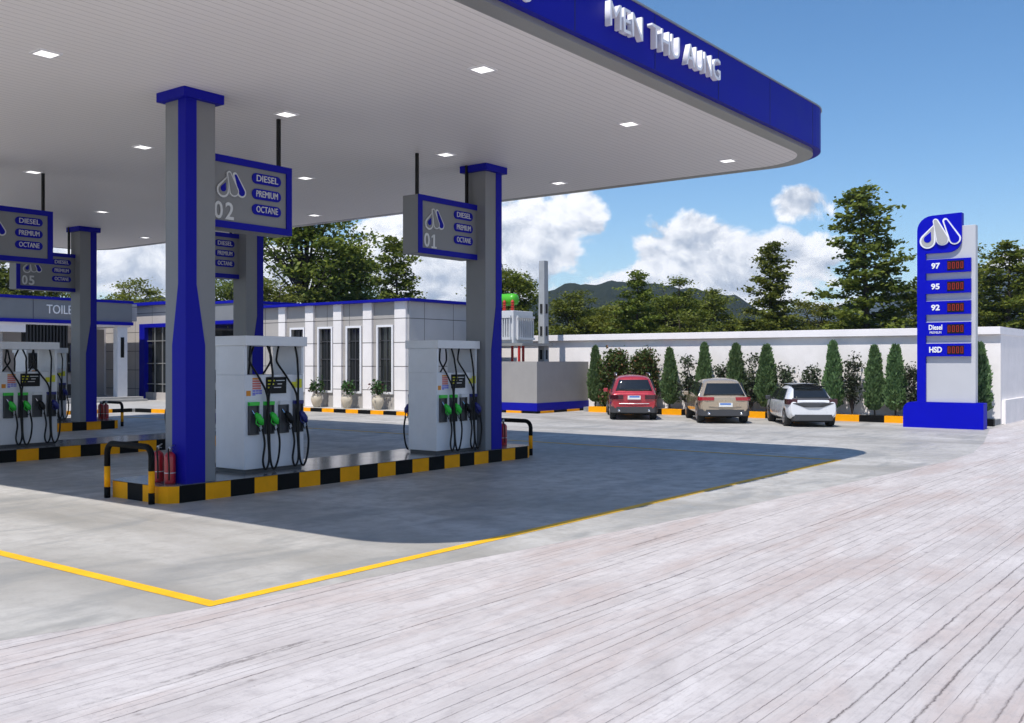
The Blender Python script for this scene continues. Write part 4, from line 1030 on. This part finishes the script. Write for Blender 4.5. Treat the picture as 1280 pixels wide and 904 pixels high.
T = [(52.7,16.6,11.5,3.0,'layered',1,'leafA','tallest layered tree left of the price sign'),
 (47.7,19.9,8.4,1.9,'layered',2,'leafA','slender layered tree against the white cloud above the white car'),
 (54.6,10.3,8.3,2.3,'layered',3,'leafA','layered tree just right of the price sign'),
 (60.5,13.9,9.5,2.4,'loose',4,'leafA','loose tree half behind the left edge of the price sign'),
 (41.2,32.0,7.6,2.1,'broad',5,'leafA','tree right of the front right column, behind the green drum'),
 (50.1,33.2,6.6,2.2,'broad',6,'leafA','rounded dark tree just right of the concrete pole'),
 (48.8,28.3,7.4,1.7,'layered',5,'leafA','pointed tree rising in the group above the red car'),
 (52.0,27.5,7.2,2.1,'loose',6,'leafA','bushy tree in the group above the gap between red and tan cars'),
 (56.8,27.8,6.8,2.2,'broad',7,'leafA','low wide tree at the right end of the dark group above the tan car'),
 (57.7,25.2,5.3,1.9,'loose',8,'leafB','low pale green tree between the dark group and the slender tree'),
 (56.9,20.9,5.9,2.3,'broad',9,'leafB','low bushy tree between the slender and the tallest trees'),
 (36.5,34.9,8.7,1.9,'layered',7,'leafA','pointed tree behind the shop, left of the 01 board'),
 (38.9,44.6,12.9,3.6,'broad',10,'leafA','very large dark tree behind the shop reaching the canopy edge'),
 (43.6,45.6,10.0,1.8,'loose',11,'leafA','open branching tree right of the very large dark tree'),
 (33.8,41.4,6.5,2.3,'broad',12,'leafB','light green bushy tree behind the shop roof beside the hidden column'),
 (39.0,51.0,9.0,2.4,'loose',13,'leafA','tree seen through the gap left of the hidden column'),
 (35.6,57.4,7.6,2.3,'broad',14,'leafB','pale tree behind the roof corner left of the near column'),
 (32.3,60.5,8.2,2.0,'loose',15,'leafA','tree whose twigs show right of the far left column'),
 (28.3,61.0,9.3,2.6,'broad',16,'leafA','dark tree behind board 05 at the far left'),
 (25.0,61.5,9.5,2.6,'loose',17,'leafA','tree cut by the left edge behind the toilet block'),
 (31.2,65,7.4,2.8,'broad',12,'leafA','low tree behind the TOILET lettering'),
 (48.2,39.1,6.0,1.9,'broad',18,'leafB','low tree seen between the 01 board column and the pointed tree'),
 (54.7,33.2,6.2,2.4,'broad',5,'leafA','dark low tree between the concrete pole and the pointed group'),
 (50.5,30.5,5.6,2.2,'loose',6,'leafB','mid green low tree left of the pointed group above the red car'),
 (64.0,14.9,6.2,2.0,'broad',9,'leafB','low tree filling the gap left of the price sign'),
 (56.5,14.2,6.8,2.4,'broad',7,'leafA','wide low tree to the right of the tallest tree'),
 (51.0,21.6,4.7,1.8,'broad',12,'leafB','small bright bush tree below the slender tree'),
 (58.5,8.6,7.4,2.6,'broad',10,'leafA','broad tree at the right edge above the white wall'),
 (45.0,35.6,6.0,2.0,'broad',14,'leafA','dark tree left of the transformer behind the column'),
 (48.0,25.0,4.8,1.8,'broad',16,'leafA','small dark tree directly above the coping behind the tan car'),
 (53.5,30.0,6.2,2.2,'broad',18,'leafA','dark tree at the back of the pointed group'),
 (55.5,18.6,5.2,2.0,'loose',8,'leafB','low loose tree at the foot of the tallest tree on its left')]
for x, y, h, r_, k, v, lf, lab in T: tree(x, y, h, r_, k, v, lf, lab)

# ------------------------------------------------------------------ hills
def hills(name, azs, hs, r0, r1, m, seed, depth=.55):
    rng = np.random.default_rng(seed); na, nr = 260, 26
    A_ = np.linspace(azs[0], azs[-1], na); Hh = np.interp(A_, azs, hs)
    ph = rng.random(12)*6.28
    jag = sum(np.sin(A_*f+ph[i])*a for i, (f, a) in enumerate(((.6,.02),(1.3,.02),(2.7,.014),(5.3,.008),(9,.004),(14,.0025))))
    V = []
    for j in range(nr):
        t = j/(nr-1); r_ = r0+(r1-r0)*t; pf = math.sin(math.pi*min(1, t/.5)/2)**1.2 if t < .5 else math.cos((t-.5)*math.pi)**1
        for i in range(na):
            e_ = abs(2*t-1); wv = 4*e_*(1-e_); rid = 1+wv*(t < .42)*(.10*math.sin(A_[i]*.9+t*7+ph[5])-.10)
            z = (Hh[i]*(1+jag[i]))*pf*rid - 1.5
            a = R(A_[i]); V.append((r_*math.cos(a), r_*math.sin(a), z))
    F = [(j*na+i, j*na+i+1, (j+1)*na+i+1, (j+1)*na+i) for j in range(nr-1) for i in range(na-1)]
    me = bpy.data.meshes.new(name); me.from_pydata(V, [], F); me.materials.append(m); me.update()
    for p_ in me.polygons: p_.use_smooth = True
    o = link(bpy.data.objects.new(name, me)); return tag(o, kind='structure')
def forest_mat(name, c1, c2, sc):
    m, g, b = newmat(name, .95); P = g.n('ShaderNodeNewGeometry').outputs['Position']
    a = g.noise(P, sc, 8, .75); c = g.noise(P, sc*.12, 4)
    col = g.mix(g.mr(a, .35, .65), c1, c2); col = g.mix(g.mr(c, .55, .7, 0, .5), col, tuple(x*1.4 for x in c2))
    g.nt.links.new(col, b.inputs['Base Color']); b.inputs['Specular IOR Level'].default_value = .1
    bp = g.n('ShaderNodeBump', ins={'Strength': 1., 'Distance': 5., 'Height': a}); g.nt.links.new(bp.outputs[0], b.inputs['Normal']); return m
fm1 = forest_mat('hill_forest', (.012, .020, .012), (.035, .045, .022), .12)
fm2 = forest_mat('far_hill_hazed', (.03, .045, .05), (.06, .075, .075), .05)  # paler, bluer forest tones: distance haze put into the colour
# azimuth (deg), height at ridge (m) - near range ridge at 620 m
def hz(ypx, r): return 2.2+(452-ypx)/1241.7*r
def azp(px): return 37.2-math.degrees(math.atan((px-640)/1241.7))
rid1 = [(1700,395),(1300,392),(1180,400),(1050,404),(985,400),(950,390),(920,374),(890,364),(862,358),(835,356),(812,357),(792,353),(770,351),(752,353),(738,357),(722,359),(704,358),(690,362),(650,378),(600,380),(560,384),(540,378),(500,386),(400,388),(250,384),(200,374),(160,380),(0,388),(-300,390)]
rr1 = [(azp(p), hz(y, 620)) for p, y in rid1]
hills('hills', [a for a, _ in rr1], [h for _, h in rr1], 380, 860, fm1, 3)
rid2 = [(1700,330),(1400,335),(1280,345),(1240,350),(1200,358),(1120,372),(1050,382),(990,388),(940,396),(800,392),(600,388),(0,392),(-300,395)]
rr2 = [(azp(p), hz(y, 1500)) for p, y in rid2]
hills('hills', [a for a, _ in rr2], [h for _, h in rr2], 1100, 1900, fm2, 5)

# ------------------------------------------------------------------ haze
hm = bpy.data.materials.new('haze_air'); hm.use_nodes = True; nt = hm.node_tree; nt.nodes.remove(nt.nodes['Principled BSDF'])
pv_ = nt.nodes.new('ShaderNodeVolumePrincipled'); pv_.inputs['Color'].default_value = (.72, .84, 1, 1); pv_.inputs['Density'].default_value = .00022; pv_.inputs['Anisotropy'].default_value = .2
nt.links.new(pv_.outputs[0], nt.nodes['Material Output'].inputs['Volume'])
tag(MB().box(-3010, 3010, -3010, 3010, -1.1, 150).build('haze', hm), kind='stuff')
